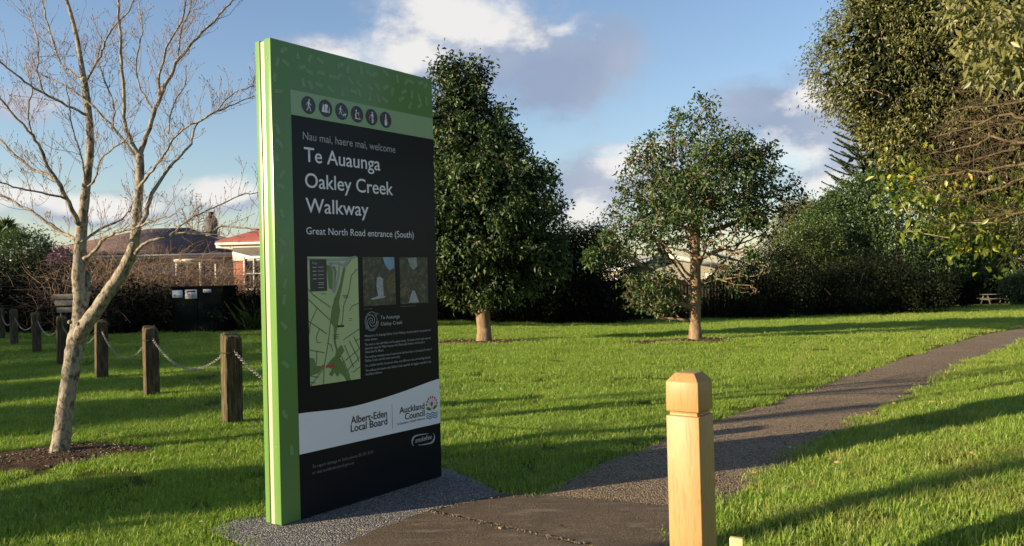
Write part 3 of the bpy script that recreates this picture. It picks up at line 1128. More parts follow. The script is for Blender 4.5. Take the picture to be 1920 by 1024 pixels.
def norfolk():
    Y = 80
    X = at(1632, 512, Y)[0]
    z0 = gz(X, Y)
    e = empty('norfolk_pine', (X, Y, z0), 'distant tiered pine with upswept comb like branches above the round tree', 'tree')
    H = 21.5
    MB().tube([(X, Y, z0), (X, Y, z0 + H * 0.5), (X, Y, z0 + H)], [0.35, 0.22, 0.05], 8).build('trunk', BARK_DARK, e, (X, Y, z0), smooth=True)
    mb = MB()
    for i in range(20):
        z = z0 + 4.5 + i * 0.85
        ln = 5.4 * (1 - i / 22) ** 0.7
        for k in range(7):
            a = k * 2 * math.pi / 7 + i * 0.5
            d = p3(math.cos(a), math.sin(a), 0)
            for s in np.linspace(0.12, 1, 26):
                c = p3(X, Y, z) + d * ln * s + p3(0, 0, ln * (0.12 * s + 0.28 * s * s))
                side = p3(-d[1], d[0], 0)
                nn = 7
                P = np.repeat([c], nn * 2, 0)
                D = np.concatenate([np.tile(side, (nn, 1)), np.tile(-side, (nn, 1))]) + d * 0.6 + RNG.normal(0, 0.2, (nn * 2, 3)) + p3(0, 0, 0.5)
                add_leaves(mb, P, D, 0.42 * (1.15 - 0.5 * s), 0.09)
    mb.build('foliage', LEAF_MID, e, (X, Y, z0))


norfolk()


def cabbage_tree():
    Y = 42
    b = at(12, 512, Y)
    b[2] = 0
    e = empty('cabbage_tree', b, 'spiky headed palm like tree at the far left edge above the hedge', 'tree')
    MB().tube([b, b + (0.1, 0, 2.5), b + (0, 0, 4.6)], [0.16, 0.13, 0.10], 7).build('trunk', BARK_TAN, e, b, smooth=True)
    mb = MB()
    for c in (b + (0, 0, 4.7), b + (0.5, 0, 4.2), b + (-0.5, 0, 4.3)):
        n = 130
        D = unit(RNG.normal(0, 1, (n, 3)) + p3(0, 0, 0.25))
        add_leaves(mb, np.repeat([c], n, 0) + D * 0.1, D, RNG.uniform(0.5, 0.8, n), 0.07)
    mb.build('leaf_head', LEAF_MID, e, b)


cabbage_tree()

# ------------------------------------------------------------------ the bare tree in front


def bare_tree():
    rng = np.random.default_rng(5)
    base = np.array([-4.17, 7.58, 0.0])
    e = empty('bare_tree', base, 'leafless pale barked tree splitting into two stems on a patch of dug soil', 'tree')

    def line(pts, Y0, dY):
        n = len(pts)
        out = []
        for i, p in enumerate(pts):
            Y = Y0 + dY * (i / max(1, n - 1))
            q = at(p[0], p[1], Y)
            out.append((q, p[2] * Y / FPX))
        return out

    def smooth(pr, m=3):
        P = np.array([p for p, _ in pr])
        R = np.array([r for _, r in pr])
        n = len(P)
        if n < 3:
            return P, R
        t = np.arange(n)
        tt = np.linspace(0, n - 1, (n - 1) * m + 1)
        out = np.empty((len(tt), 3))
        for i_, s in enumerate(tt):
            k = min(int(s), n - 2)
            f = s - k
            p0, p1, p2, p3_ = P[max(k - 1, 0)], P[k], P[k + 1], P[min(k + 2, n - 1)]
            out[i_] = 0.5 * (2 * p1 + (p2 - p0) * f + (2 * p0 - 5 * p1 + 4 * p2 - p3_) * f * f + (3 * p1 - p0 - 3 * p2 + p3_) * f ** 3)
        return out, np.interp(tt, t, R)
    main = [
        ([(112, 872, 24), (112, 850, 20), (115, 825, 17.5), (120, 790, 17), (128, 730, 16.5), (136, 680, 17), (143, 640, 18), (150, 605, 17), (150, 560, 13), (147, 520, 12.5), (150, 475, 12), (152, 435, 11.5), (157, 390, 9.5), (164, 330, 8), (169, 280, 7.5), (168, 235, 7), (163, 190, 7), (159, 160, 7), (154, 130, 5.2), (146, 80, 4.4), (134, 30, 3.8), (122, -10, 3.2), (108, -70, 2.4), (100, -140, 1.4)], 7.58, 0.15),
        ([(143, 640, 14), (160, 610, 15), (182, 580, 13.5), (205, 545, 12.5), (228, 512, 12), (246, 475, 11), (254, 440, 9.5), (258, 395, 8.5), (262, 340, 8), (262, 288, 8)], 7.6, -0.25),
    ]
    limbs = [
        ([(262, 290, 6.5), (280, 240, 5.6), (297, 190, 5.2), (315, 150, 4.6), (335, 110, 4), (370, 70, 3.2), (410, 30, 2.6), (435, 0, 2.2), (465, -50, 1.5)], 7.35, 0.3),
        ([(262, 292, 5), (243, 258, 4.6), (233, 220, 4.2), (230, 150, 3.8), (226, 80, 3.2), (223, 10, 2.8), (226, -70, 2)], 7.35, -0.5),
        ([(297, 190, 3.2), (301, 140, 2.8), (312, 90, 2.4), (340, 40, 2), (352, -20, 1.4)], 7.45, -0.4),
        ([(335, 110, 2.6), (338, 60, 2.2), (358, 10, 1.8), (356, -40, 1.2)], 7.5, 0.3),
        ([(262, 350, 4), (275, 333, 3.4), (300, 300, 3), (325, 262, 2.6), (350, 238, 2.3), (385, 222, 2), (412, 200, 1.8), (440, 172, 1.5), (476, 160, 1)], 7.35, -0.5),
        ([(254, 440, 6), (274, 400, 5.5), (286, 362, 5), (310, 325, 4), (340, 290, 3.2), (358, 270, 2.8), (366, 238, 2.4), (395, 215, 2), (430, 200, 1.8), (478, 180, 1)], 7.35, 0.4),
        ([(152, 425, 7), (143, 410, 6.6), (132, 387, 6), (114, 347, 5.2), (88, 312, 4.6), (79, 285, 4.2), (61, 255, 3.8), (26, 215, 3), (0, 185, 2.6), (-40, 150, 2)], 7.6, -0.5),
        ([(108, 340, 4), (84, 326, 3.6), (57, 316, 3.4), (22, 285, 3), (0, 263, 2.6), (-50, 220, 2)], 7.5, 0.4),
        ([(148, 455, 5.5), (136, 446, 5), (123, 439, 4.4), (94, 422, 4), (66, 400, 3.4), (31, 382, 3), (0, 365, 2.6), (-60, 335, 2)], 7.6, 0.3),
        ([(122, 372, 3), (100, 366, 2.6), (50, 356, 2.2), (0, 343, 1.8), (-40, 335, 1.2)], 7.5, -0.4),
        ([(160, 215, 3.6), (127, 198, 3.2), (83, 176, 3), (48, 154, 2.6), (13, 127, 2.2), (-10, 108, 1.8), (-50, 80, 1.2)], 7.65, -0.6),
        ([(160, 152, 3), (127, 132, 2.6), (110, 110, 2.3), (94, 57, 2), (83, 22, 1.7), (72, -30, 1.2)], 7.65, 0.4),
        ([(158, 155, 3.2), (185, 114, 2.8), (198, 79, 2.3), (215, 48, 2), (237, 26, 1.7), (252, -5, 1.3)], 7.65, -0.3),
        ([(260, 305, 4), (246, 281, 3.6), (215, 242, 3), (176, 202, 2.6), (132, 167, 2.2), (79, 140, 1.7), (40, 128, 1.1)], 7.35, 0.5),
        ([(158, 485, 4.6), (179, 469, 4.2), (194, 449, 3.8), (217, 437, 3.5), (244, 429, 3.2), (275, 419, 2.8), (300, 410, 2), (330, 400, 1.4)], 7.55, -0.6),
        ([(154, 455, 4), (172, 440, 3.4), (196, 425, 3), (222, 415, 2.4), (240, 400, 1.8), (250, 380, 1.2)], 7.6, 0.5),
        ([(254, 476, 4.6), (266, 462, 4.2), (281, 452, 3.8), (319, 442, 3.4), (356, 438, 3.6), (394, 436, 3.2), (416, 424, 2.6), (450, 427, 2.2), (492, 430, 1.6)], 7.4, -0.3),
        ([(319, 442, 2.4), (345, 420, 2), (372, 402, 1.8), (410, 385, 1.6), (450, 367, 1.4), (486, 361, 1)], 7.35, 0.3),
        ([(156, 575, 9), (164, 552, 7.5), (166, 530, 6.5), (163, 507, 5.5)], 7.62, 0.1),
        ([(160, 345, 2.4), (152, 290, 2), (136, 246, 1.8), (130, 198, 1.5), (124, 160, 1)], 7.6, -0.4),
        ([(166, 350, 2.6), (178, 335, 2.4), (189, 299, 2), (220, 272, 1.6), (245, 255, 1)], 7.6, -0.4),
        ([(210, 240, 2.6), (214, 200, 2.2), (200, 160, 1.8), (185, 120, 1.5), (190, 70, 1.1)], 7.5, 0.5),
        ([(290, 210, 2.6), (265, 170, 2.2), (255, 120, 1.8), (268, 60, 1.4), (260, 10, 1)], 7.4, 0.4),
        ([(315, 250, 2.2), (322, 205, 1.8), (345, 160, 1.5), (350, 120, 1.1)], 7.4, 0.3),
        ([(60, 256, 2.4), (52, 210, 2), (60, 170, 1.6), (55, 130, 1.1)], 7.4, 0.3),
        ([(83, 176, 2.2), (70, 130, 1.8), (72, 80, 1.5), (55, 30, 1.1)], 7.4, 0.3),
    ]
    mb = MB()
    for pts, Y0, dY in main:
        P, R = smooth(line(pts, Y0, dY), 4)
        k = np.arange(len(P))
        R = R * 0.93 * (1 + 0.035 * np.sin(k * 2.1) + rng.normal(0, 0.02, len(P)))
        mb.tube(P, R, 14, wob=0.02)
    # knots
    for (x, y, r) in ((131, 604, 4), (262, 300, 6), (158, 150, 6)):
        c = at(x, y, 7.50)
        rr = r * 7.5 / FPX
        mb.tube([c - (0, 0, rr), c - (0, 0, rr * 0.5), c, c + (0, 0, rr * 0.6), c + (0, 0, rr)], [rr * 0.4, rr * 0.95, rr * 1.1, rr * 0.9, rr * 0.3], 9, wob=0.08)
    mb.build('trunk', BARK_GREY, e, base, smooth=True)
    tw = MB()
    for pts, Y0, dY in limbs:
        P, R = smooth(line(pts, Y0, dY), 4)
        P = P + rng.normal(0, 0.004, P.shape)
        R = R * 0.76
        m2 = MB()
        m2.tube(P, R, 8, wob=0.03)
        m2.build('limb', BARK_GREY, e, base, smooth=True)
        Ls = np.linalg.norm(np.diff(P, axis=0), axis=1).sum()
        if pts[0][0] == 156:
            continue
        twigs_from(tw, P, R, int(Ls * 16) + 4, 0.36, rng, up=0.7)
    for pts, Y0, dY in main:
        P, R = smooth(line(pts, Y0, dY), 2)
        twigs_from(tw, P[len(P) // 2:], R, 16, 0.42, rng, up=0.7)
    o = tw.build('twig_spray', TWIG, e, base, smooth=True)
    tag(o, kind='stuff')


bare_tree()

# ------------------------------------------------------------------ welcome sign
SIGN_H, SIGN_W, SIGN_T = 3.02, 1.4747, 0.152
GREEN = flat('sign_green', (0.118, 0.235, 0.066), rough=0.25, wear=0.03, scale=3)
GREEN2 = flat('sign_green_pattern', (0.160, 0.285, 0.110), rough=0.3, wear=0.03)
BANDG = flat('sign_light_green', (0.25, 0.38, 0.19), rough=0.3, wear=0.03)
BLACK = flat('sign_black', (0.009, 0.010, 0.013), rough=0.28, spec=0.14, wear=0.05)
CREAM = flat('sign_core', (0.42, 0.39, 0.30), rough=0.35, wear=0.05)
WHITE = flat('sign_white', (0.74, 0.75, 0.77), rough=0.35, wear=0.02)
GREY = flat('sign_grey_text', (0.36, 0.38, 0.39), rough=0.4, wear=0.02)
DIMG = flat('sign_dim_text', (0.16, 0.17, 0.15), rough=0.4, wear=0.02)
PRBLK = flat('print_black', (0.015, 0.017, 0.022), rough=0.3, wear=0.02)
RED = flat('print_red', (0.45, 0.03, 0.03), rough=0.35, wear=0.02)
PGREEN = flat('print_leaf', (0.05, 0.18, 0.04), rough=0.35, wear=0.02)
PBLUE = flat('print_blue', (0.01, 0.16, 0.33), rough=0.35, wear=0.02)
MAPBG = flat('map_ground', (0.42, 0.52, 0.24), rough=0.35, wear=0.03)
MAPPK = flat('map_park', (0.11, 0.20, 0.05), rough=0.35, wear=0.12, scale=30)
MAPRD = flat('map_road', (0.12, 0.14, 0.11), rough=0.35, wear=0.02)
MAPGY = flat('map_motorway', (0.28, 0.31, 0.32), rough=0.35, wear=0.02)


def sign():
    e = empty('welcome_sign', SIGN_A, 'tall green and black park welcome sign lettered Te Auaunga Oakley Creek Walkway', 'sign')
    O = SIGN_A
    ax = np.array([SD, SN, [0, 0, 1.0]])
    yc = -SIGN_T / 2

    def slab(name, d0, d1, n0, n1, z0, z1, mat, bev=0.002, parent=e):
        c = O + SD * (d0 + d1) / 2 + SN * (n0 + n1) / 2 + np.array([0, 0, (z0 + z1) / 2])
        return MB().box(c, (d1 - d0, n1 - n0, z1 - z0), ax).build(name, mat, parent, O, bevel=bev)
    slab('front_cabinet', 0, SIGN_W, -0.064, 0, 0.020, SIGN_H, GREEN)
    slab('back_cabinet', 0, SIGN_W, -SIGN_T, -0.108, 0.020, SIGN_H, GREEN)
    slab('core_panel', 0.006, SIGN_W - 0.006, -0.1065, -0.0655, 0.012, SIGN_H - 0.008, CREAM)
    for z in (0.5, 1.5, 2.55, 2.9):
        MB().tube([sg(-0.001, -0.032, z), sg(-0.0035, -0.032, z)], [0.0035, 0.002], 8).build('rivet', WHITE, e, O)

    def F(u, v, lift):
        return O + SD * u + SN * lift + np.array([0, 0, v])

    def shape(name, polys, mat, lift, parent=e):
        mb = MB()
        for P in polys:
            P = np.array(P, float)
            a = np.sum(P[:, 0] * np.roll(P[:, 1], -1) - P[:, 1] * np.roll(P[:, 0], -1))
            if a < 0:
                P = P[::-1]
            mb.poly([F(u, v, lift) for u, v in P])
        return mb.build(name, mat, parent, O)

    def rect(u0, v0, u1, v1):
        return [(u0, v0), (u1, v0), (u1, v1), (u0, v1)]

    def stroke(P, w):
        """ribbon of width w along a 2-D polyline, as quads"""
        P = np.array(P, float)
        d = np.gradient(P, axis=0)
        n = np.stack([-d[:, 1], d[:, 0]], -1)
        n /= np.linalg.norm(n, axis=1)[:, None] + 1e-9
        w = np.broadcast_to(w, (len(P),))[:, None] / 2
        a, b = P + n * w, P - n * w
        return [[a[i], b[i], b[i + 1], a[i + 1]] for i in range(len(P) - 1)]

    def disc(u, v, r, n=28, ry=None, rot=0):
        t = np.linspace(0, 2 * math.pi, n, endpoint=False)
        x, y = r * np.cos(t), (ry or r) * np.sin(t)
        return [(u + a * math.cos(rot) - b * math.sin(rot), v + a * math.sin(rot) + b * math.cos(rot)) for a, b in zip(x, y)]

    def text(name, body, u0, v0, u1=None, size=0.1, mat=WHITE, bold=0.0, lift=0.003, parent=e, shear=0.0, spacing=1.0, align='L', vscale=1.0):
        cu = bpy.data.curves.new('t', 'FONT')
        cu.body = body
        cu.size = size
        cu.shear = shear
        cu.resolution_u = 5
        cu.space_character = spacing
        cu.fill_mode = 'FRONT'
        ob = bpy.data.objects.new('t', cu)
        COL.objects.link(ob)
        dg = bpy.context.evaluated_depsgraph_get()
        me = bpy.data.meshes.new_from_object(ob.evaluated_get(dg))
        bpy.data.objects.remove(ob)
        n = len(me.vertices)
        V = np.empty(n * 3)
        me.vertices.foreach_get('co', V)
        V = V.reshape(-1, 3)
        xs = V[:, 0]
        k = 1.0
        if u1 is not None:
            k = (u1 - u0) / (xs.max() - xs.min())
        x = u0 + (xs - xs.min()) * k
        y = v0 + V[:, 1] * vscale
        mb = MB()
        me.calc_loop_triangles()
        tri = np.empty(len(me.loop_triangles) * 3, np.int32)
        me.loop_triangles.foreach_get('vertices', tri)
        tri = tri.reshape(-1, 3)
        st = bold * size
        for q, (du, dv) in enumerate([(0, 0)] if not bold else [(-st, 0), (st, 0), (0, st * 0.7), (0, -st * 0.7), (0, 0)]):
            W_ = O + np.outer(x + du, SD) + np.outer(np.full(n, lift + 0.00012 * q), SN) + np.outer(y + dv, [0, 0, 1.0])
            mb.add(W_, tri)
        bpy.data.meshes.remove(me)
        return mb.build(name, mat, parent, O)
    # dash pattern on the green
    polys = []
    r = np.random.default_rng(3)
    for u, v in [(a, b) for a in np.arange(0.05, 1.46, 0.086) for b in np.arange(0.12, 3.0, 0.086)]:
        if u > 0.13 and v < 2.74:
            continue
        if u < 0.13 and v < 1.2 and r.random() < v * -0.6 + 0.9:
            continue
        u += r.normal(0, 0.012)
        v += r.normal(0, 0.012)
        a = r.uniform(0, math.pi)
        kind = r.integers(0, 4)
        if kind == 3 and r.random() < 0.4:
            polys.append([(u - 0.02, v - 0.03), (u + 0.02, v - 0.03), (u, v + 0.035)])
            continue
        if kind == 2:
            t = np.linspace(a, a + 1.4, 6)
            P = [(u + 0.045 * math.cos(x) - 0.03 * math.cos(a), v + 0.045 * math.sin(x) - 0.03 * math.sin(a)) for x in t]
        else:
            P = [(u - 0.03 * math.cos(a), v - 0.03 * math.sin(a)), (u + 0.03 * math.cos(a), v + 0.03 * math.sin(a))]
        if min(p[0] for p in P) < 0.02 or max(p[0] for p in P) > (1.45 if v > 2.7 else 0.125) or max(p[1] for p in P) > 2.99 or (u > 0.12 and min(p[1] for p in P) < 2.75):
            continue
        polys += stroke(P, 0.026)
    tag(shape('printed_pattern', polys, GREEN2, 0.0012), kind='stuff')
    UR = SIGN_W - 0.001
    shape('header_band', [rect(0.143, 2.566, UR, 2.724)], BANDG, 0.0015)
    shape('info_panel', [rect(0.147, 0.022, UR, 2.566)], BLACK, 0.0017)
    # pictograms
    ics = [0.285, 0.426, 0.565, 0.703, 0.838, 0.974]
    R_ = 0.057

    def person(u, v, s, arms=True):
        q = [disc(u + 0.1 * s, v + 0.72 * s, 0.13 * s, 12)]
        q += stroke([(u + 0.03 * s, v + 0.55 * s), (u - 0.02 * s, v - 0.05 * s)], 0.24 * s)
        q += stroke([(u, v), (u + 0.22 * s, v - 0.42 * s), (u + 0.36 * s, v - 0.82 * s)], 0.13 * s)
        q += stroke([(u - 0.03 * s, v), (u - 0.14 * s, v - 0.42 * s), (u - 0.38 * s, v - 0.80 * s)], 0.13 * s)
        q += stroke([(u, v + 0.48 * s), (u - 0.3 * s, v + 0.25 * s), (u - 0.33 * s, v - 0.02 * s)], 0.10 * s)
        q += stroke([(u + 0.08 * s, v + 0.48 * s), (u + 0.25 * s, v + 0.18 * s), (u + 0.45 * s, v + 0.02 * s)], 0.10 * s)
        return q
    for i, u in enumerate(ics):
        v = 2.646
        d_ = shape('pictogram', [disc(u, v, R_, 36)], PRBLK, 0.003)
        s = R_
        slash = False
        if i == 0:
            q = person(u, v, s * 0.8)
            d_['label'] = 'walking figure pictogram'
        elif i == 1:
            q = [[(u - .6 * s, v - .45 * s), (u - .12 * s, v - .5 * s), (u - .2 * s, v), (u - .36 * s, v + .55 * s), (u - .5 * s, v)],
                 [(u - .08 * s, v - .5 * s), (u + .28 * s, v - .5 * s), (u + .2 * s, v + .05 * s), (u - .1 * s, v + .1 * s)], disc(u + .08 * s, v + .25 * s, .26 * s, 14),
                 [(u + .38 * s, v - .5 * s), (u + .58 * s, v - .45 * s), (u + .56 * s, v + .3 * s)]]
            d_['label'] = 'scenery pictogram'
        elif i == 2:
            q = person(u - .22 * s, v + .1 * s, s * 0.62)
            q += stroke([(u + .15 * s, v - .38 * s), (u + .55 * s, v - .34 * s)], .15 * s)
            q += stroke([(u + .18 * s, v - .4 * s), (u + .14 * s, v - .62 * s)], .07 * s) + stroke([(u + .5 * s, v - .4 * s), (u + .54 * s, v - .62 * s)], .07 * s)
            q += stroke([(u + .52 * s, v - .3 * s), (u + .68 * s, v - .18 * s)], .13 * s) + stroke([(u + .1 * s, v + .1 * s), (u + .5 * s, v - .26 * s)], .025 * s)
            d_['label'] = 'person walking a dog pictogram'
        elif i == 3:
            q = [disc(u - .15 * s, v + .45 * s, .11 * s, 12)] + stroke([(u - .15 * s, v + .32 * s), (u - .25 * s, v - .12 * s), (u - .2 * s, v - .5 * s)], .18 * s)
            q += stroke([(u - .12 * s, v + .22 * s), (u + .22 * s, v + .1 * s)], .08 * s) + stroke([(u + .22 * s, v + .26 * s), (u + .3 * s, v - .45 * s)], .06 * s)
            q += stroke([(u - .4 * s, v - .52 * s), (u + .5 * s, v - .52 * s)], .10 * s)
            slash = True
            d_['label'] = 'struck out scooter pictogram'
        elif i == 4:
            q = [disc(u + .12 * s, v + .55 * s, .12 * s, 12)] + stroke([(u + .12 * s, v + .4 * s), (u + .12 * s, v - .1 * s)], .30 * s)
            q += stroke([(u + .05 * s, v - .1 * s), (u + .05 * s, v - .72 * s)], .12 * s) + stroke([(u + .2 * s, v - .1 * s), (u + .2 * s, v - .7 * s)], .12 * s)
            q += stroke([(u - .02 * s, v + .25 * s), (u - .25 * s, v + .05 * s)], .08 * s) + [disc(u - .38 * s, v - .1 * s, .07 * s, 8), disc(u - .3 * s, v + .15 * s, .05 * s, 8), disc(u - .4 * s, v - .4 * s, .05 * s, 8)]
            slash = True
            d_['label'] = 'struck out littering pictogram'
        else:
            q = [[(u - .2 * s, v - .7 * s), (u + .22 * s, v - .7 * s), (u + .22 * s, v - .05 * s), (u + .09 * s, v + .25 * s), (u + .09 * s, v + .7 * s), (u - .06 * s, v + .7 * s), (u - .06 * s, v + .25 * s), (u - .2 * s, v - .05 * s)]]
            slash = True
            d_['label'] = 'struck out bottle pictogram'
        shape('symbol', q, WHITE, 0.0042, parent=d_)
        if slash:
            shape('red_slash', stroke([(u - .72 * s, v + .62 * s), (u + .72 * s, v - .62 * s)], .09 * s), RED, 0.0054, parent=d_)
    # lettering
    text('lettering', 'Nau mai, haere mai, welcome', 0.233, 2.420, 1.063, 0.073, GREY, 0.0)
    text('lettering', 'Te Auaunga', 0.240, 2.280, 0.908, 0.134, WHITE, 0.010)
    text('lettering', 'Oakley Creek', 0.243, 2.115, 1.028, 0.134, WHITE, 0.010)
    text('lettering', 'Walkway', 0.243, 1.955, 0.785, 0.134, WHITE, 0.010)
    text('lettering', 'Great North Road entrance (South)', 0.243, 1.815, 1.232, 0.066, WHITE, 0.0)
    # map
    MU0, MU1, MV0, MV1 = 0.245, 0.676, 0.846, 1.672
    mp = shape('map', [rect(MU0, MV0, MU1, MV1)], MAPBG, 0.003)

    def mc(s, t):
        return (MU0 + (MU1 - MU0) * s, MV1 - (MV1 - MV0) * t)

    def roads(ls, w):
        q = []
        for l in ls:
            q += stroke([mc(*p) for p in l], w)
        return q
    park = [(.70, .08), (.64, .18), (.60, .27), (.50, .33), (.46, .42), (.41, .52), (.47, .55), (.48, .62), (.47, .68), (.51, .745), (.49, .79), (.42, .81), (.33, .85), (.34, .87), (.42, .89), (.36, .93), (.42, .95), (.47, .92), (.52, .96), (.58, .93), (.66, .965), (.70, 1.0), (.80, 1.0), (.72, .93), (.66, .86), (.58, .81), (.68, .755), (.62, .705), (.54, .735), (.51, .68), (.53, .60), (.58, .50), (.61, .43), (.59, .36), (.64, .28), (.70, .17), (.74, .10)]
    shape('map_park', [[mc(*p) for p in park], [mc(*p) for p in [(0, .78), (.08, .79), (.12, .85), (.27, .86), (.16, .91), (0, .92)]], [mc(*p) for p in [(.36, .06), (.52, .08), (.56, .12), (.50, .27), (.40, .25)]]], MAPPK, 0.0042, mp)
    shape('map_motorway', roads([[(0, .02), (.4, .025), (.7, .02), (.97, .0)], [(.4, .05), (.6, .05), (.7, .07), (.8, .02)], [(.44, .05), (.50, .12), (.48, .28)], [(.62, .06), (.60, .15), (.50, .29)]], 0.016), MAPGY, 0.0048, mp)
    shape('map_roads', roads([
        [(.86, .02), (.73, .08), (.60, .25), (.46, .40), (.42, .50), (.36, .68), (.27, .86), (.25, 1.0)], [(0, .25), (.1, .30), (.42, .40)], [(0, .33), (.40, .50)], [(0, .50), (.34, .61)],
        [(.17, .395), (.03, .51)], [(.03, .51), (.0, .60)], [(0, .72), (.28, .755)], [(.14, .735), (.12, .84)], [(0, 1.0), (.27, .87)], [(.2, .56), (.13, .63), (.15, .67), (.22, .67)],
        [(.34, .68), (.42, .70), (.44, .75)], [(0, .92), (.15, .94)], [(0, .97), (.1, .98)], [(.98, .10), (.86, .15), (.80, .28), (.68, .40), (.66, .50), (.62, .56)], [(1, .38), (.86, .40), (.80, .44)],
        [(.66, .67), (1, .59)], [(.68, .71), (.86, .90)], [(.78, .68), (.92, .80)], [(.88, .65), (.99, .75)], [(.9, .69), (1, .67)], [(.60, .86), (1, .75)], [(.72, .92), (1, .82)], [(.84, .94), (1, .90)], [(.62, .80), (.78, .97)], [(.92, .79), (.97, .86)]], 0.0065), MAPRD, 0.0048, mp)
    shape('map_key', [rect(*mc(.04, .27), *mc(.36, .02))], PRBLK, 0.0054, mp)
    text('map_key_lettering', 'Key', *mc(.09, .06), size=0.026, mat=GREY, lift=0.0064, parent=mp)
    shape('map_key_lines', [rect(*mc(.09, t + .007), *mc(.16, t)) for t in (.08, .11, .14, .17)] + [rect(*mc(.19, t + .005), *mc(.30, t)) for t in (.08, .11, .14, .17, .2, .215, .24)], GREY, 0.0064, mp)
    shape('map_marks', [rect(*mc(.54, .565), *mc(.68, .548))] + [rect(*mc(s, t + .004), *mc(s + w_, t)) for s, t, w_ in [(.66, .31, .12), (.68, .32, .08), (.69, .33, .1), (.78, .5, .07), (.78, .515, .06), (.44, .62, .14), (.46, .634, .11), (.45, .648, .12), (.52, .80, .1), (.24, .29, .1), (.46, .08, .09), (.47, .095, .07)]], PRBLK, 0.0056, mp)
    shape('map_red_tag', [rect(*mc(.30, .875), *mc(.47, .855)), disc(*mc(.24, .855), 0.007, 10)], RED, 0.006, mp)
    # the two printed photographs

    def photo(u0, v0, u1, v1, fall, skyp, k):
        M = Mat('photo_print', rough=0.35)
        v = M.pos(obj=True)
        n = M.noise(v, 26, 6, 0.7)
        M.set(color=M.ramp(n, [(0.35, (0.010, 0.012, 0.008)), (0.52, (0.035, 0.038, 0.022)), (0.66, (0.12, 0.115, 0.07)), (0.8, (0.28, 0.29, 0.24))]))
        ph = shape('photograph', [rect(u0, v0, u1, v1)], M.m, 0.003)
        ph['label'] = 'printed photograph of a waterfall, ' + ('left one' if k == 0 else 'right one')

        def pc(s, t):
            return (u0 + (u1 - u0) * s, v1 - (v1 - v0) * t)
        shape('printed_sky', [[pc(*p) for p in skyp]], flat('print_sky', (0.22, 0.36, 0.50), wear=0.1) if k == 0 else flat('print_haze', (0.30, 0.33, 0.30), wear=0.5, scale=60), 0.0042, ph)
        shape('printed_water', [[pc(*p) for p in f] for f in fall], flat('print_water', (0.40, 0.42, 0.42), wear=0.5, scale=90), 0.0042, ph)
        shape('printed_rocks', [[pc(*p) for p in ([(.78, .4), (1, .3), (1, .75), (.8, .8), (.7, .6)] if k == 0 else [(.0, .7), (.2, .62), (.28, .68), (.2, .8), (0, .85)])]], flat('print_rock', (0.15, 0.12, 0.06), wear=0.6, scale=50), 0.0036, ph)
    photo(0.720, 1.335, 1.030, 1.672, [[(.42, .42), (.52, .40), (.60, .45), (.62, .80), (.44, .80), (.40, .6)], [(.2, .86), (.45, .80), (.68, .81), (.66, .84), (.3, .88)]], [(.62, .0), (.98, .0), (.97, .22), (.82, .28), (.68, .15)], 0)
    photo(1.078, 1.335, 1.372, 1.672, [[(.42, .72), (.5, .72), (.66, .98), (.28, .98)]], [(.28, .02), (.6, .0), (.62, .2), (.48, .27), (.36, .2)], 1)
    # round koru emblem
    em = []
    for k, (r0_, w_) in enumerate(((0.062, 0.0035), (0.052, 0.003))):
        t = np.linspace(0.9 + k, 0.9 + k + 5.4, 40)
        em += stroke([(0.792 + r0_ * math.cos(x), 1.228 + r0_ * 1.05 * math.sin(x)) for x in t], w_)
    for k in range(3):
        t = np.linspace(0, 4.2, 30)
        em += stroke([(0.792 + (0.005 + 0.0105 * x) * math.cos(x + k * 2.1), 1.228 + (0.005 + 0.0105 * x) * math.sin(x + k * 2.1)) for x in t], 0.0042)
    for a in (0.7, 3.9):
        t = np.linspace(0, 4.5, 16)
        cx, cy = 0.792 + 0.066 * math.cos(a), 1.228 + 0.066 * math.sin(a)
        em += stroke([(cx + (0.014 - 0.002 * x) * math.cos(x), cy + (0.014 - 0.002 * x) * math.sin(x)) for x in t], 0.003)
    shape('creek_emblem', em, GREY, 0.003)
    text('lettering', 'Te Auaunga', 0.876, 1.238, 1.066, 0.036, GREY, 0.01)
    text('lettering', 'Oakley Creek', 0.878, 1.193, 1.092, 0.036, GREY, 0.01)
    paras = ["Welcome to Te Auaunga Oakley Creek Walkway, along Auckland's best preserved", "urban stream.",
             "The creek is rich with M\u0101ori and European history. The banks of the creek were an", "important route for M\u0101ori between the Waitemat\u0101 Harbour and the p\u0101 at", "Owairaka Mt Albert.",
             "The walkway traverses areas of native bush that have been re-planted by Friends of", "Oakley Creek and the local community.", "It is a hidden world in the stream valley, very different to the surrounding suburbs.",
             "The walkway also leads to the Oakley Creek waterfall, the biggest waterfall on the", "Auckland isthmus."]
    wid = [0.665, 0.12, 0.665, 0.60, 0.18, 0.675, 0.34, 0.66, 0.665, 0.16]
    v = 1.123
    for i, (t_, w_) in enumerate(zip(paras, wid)):
        text('paragraph_lettering', t_, 0.722, v, 0.722 + w_, 0.024, DIMG if i % 1 else GREY, 0.0)
        v -= 0.0255 if i in (0, 2, 3, 5, 8) else 0.0335
    text('caption_lettering', 'Oakley Creek waterfall', 0.722, 1.312, 0.80, 0.014, DIMG)
    text('caption_lettering', 'Waterfall on the lower creek', 1.078, 1.315, 1.24, 0.014, DIMG)
    # curved council band
    us = np.linspace(0.147, UR, 30)
    x = (us - 0.147) / (UR - 0.147)
    topv = np.interp(x, [0, 0.3, 0.5, 0.72, 1.0], [0.688, 0.662, 0.679, 0.709, 0.762])
    topv = np.convolve(np.pad(topv, 3, mode='edge'), np.ones(7) / 7, mode='valid')
    shape('council_band', [list(zip(us, topv)) + [(UR, 0.423), (0.147, 0.428)]], WHITE, 0.003)
    text('lettering', 'Albert-Eden', 0.580, 0.553, 0.916, 0.070, PRBLK, 0.02, lift=0.0042)
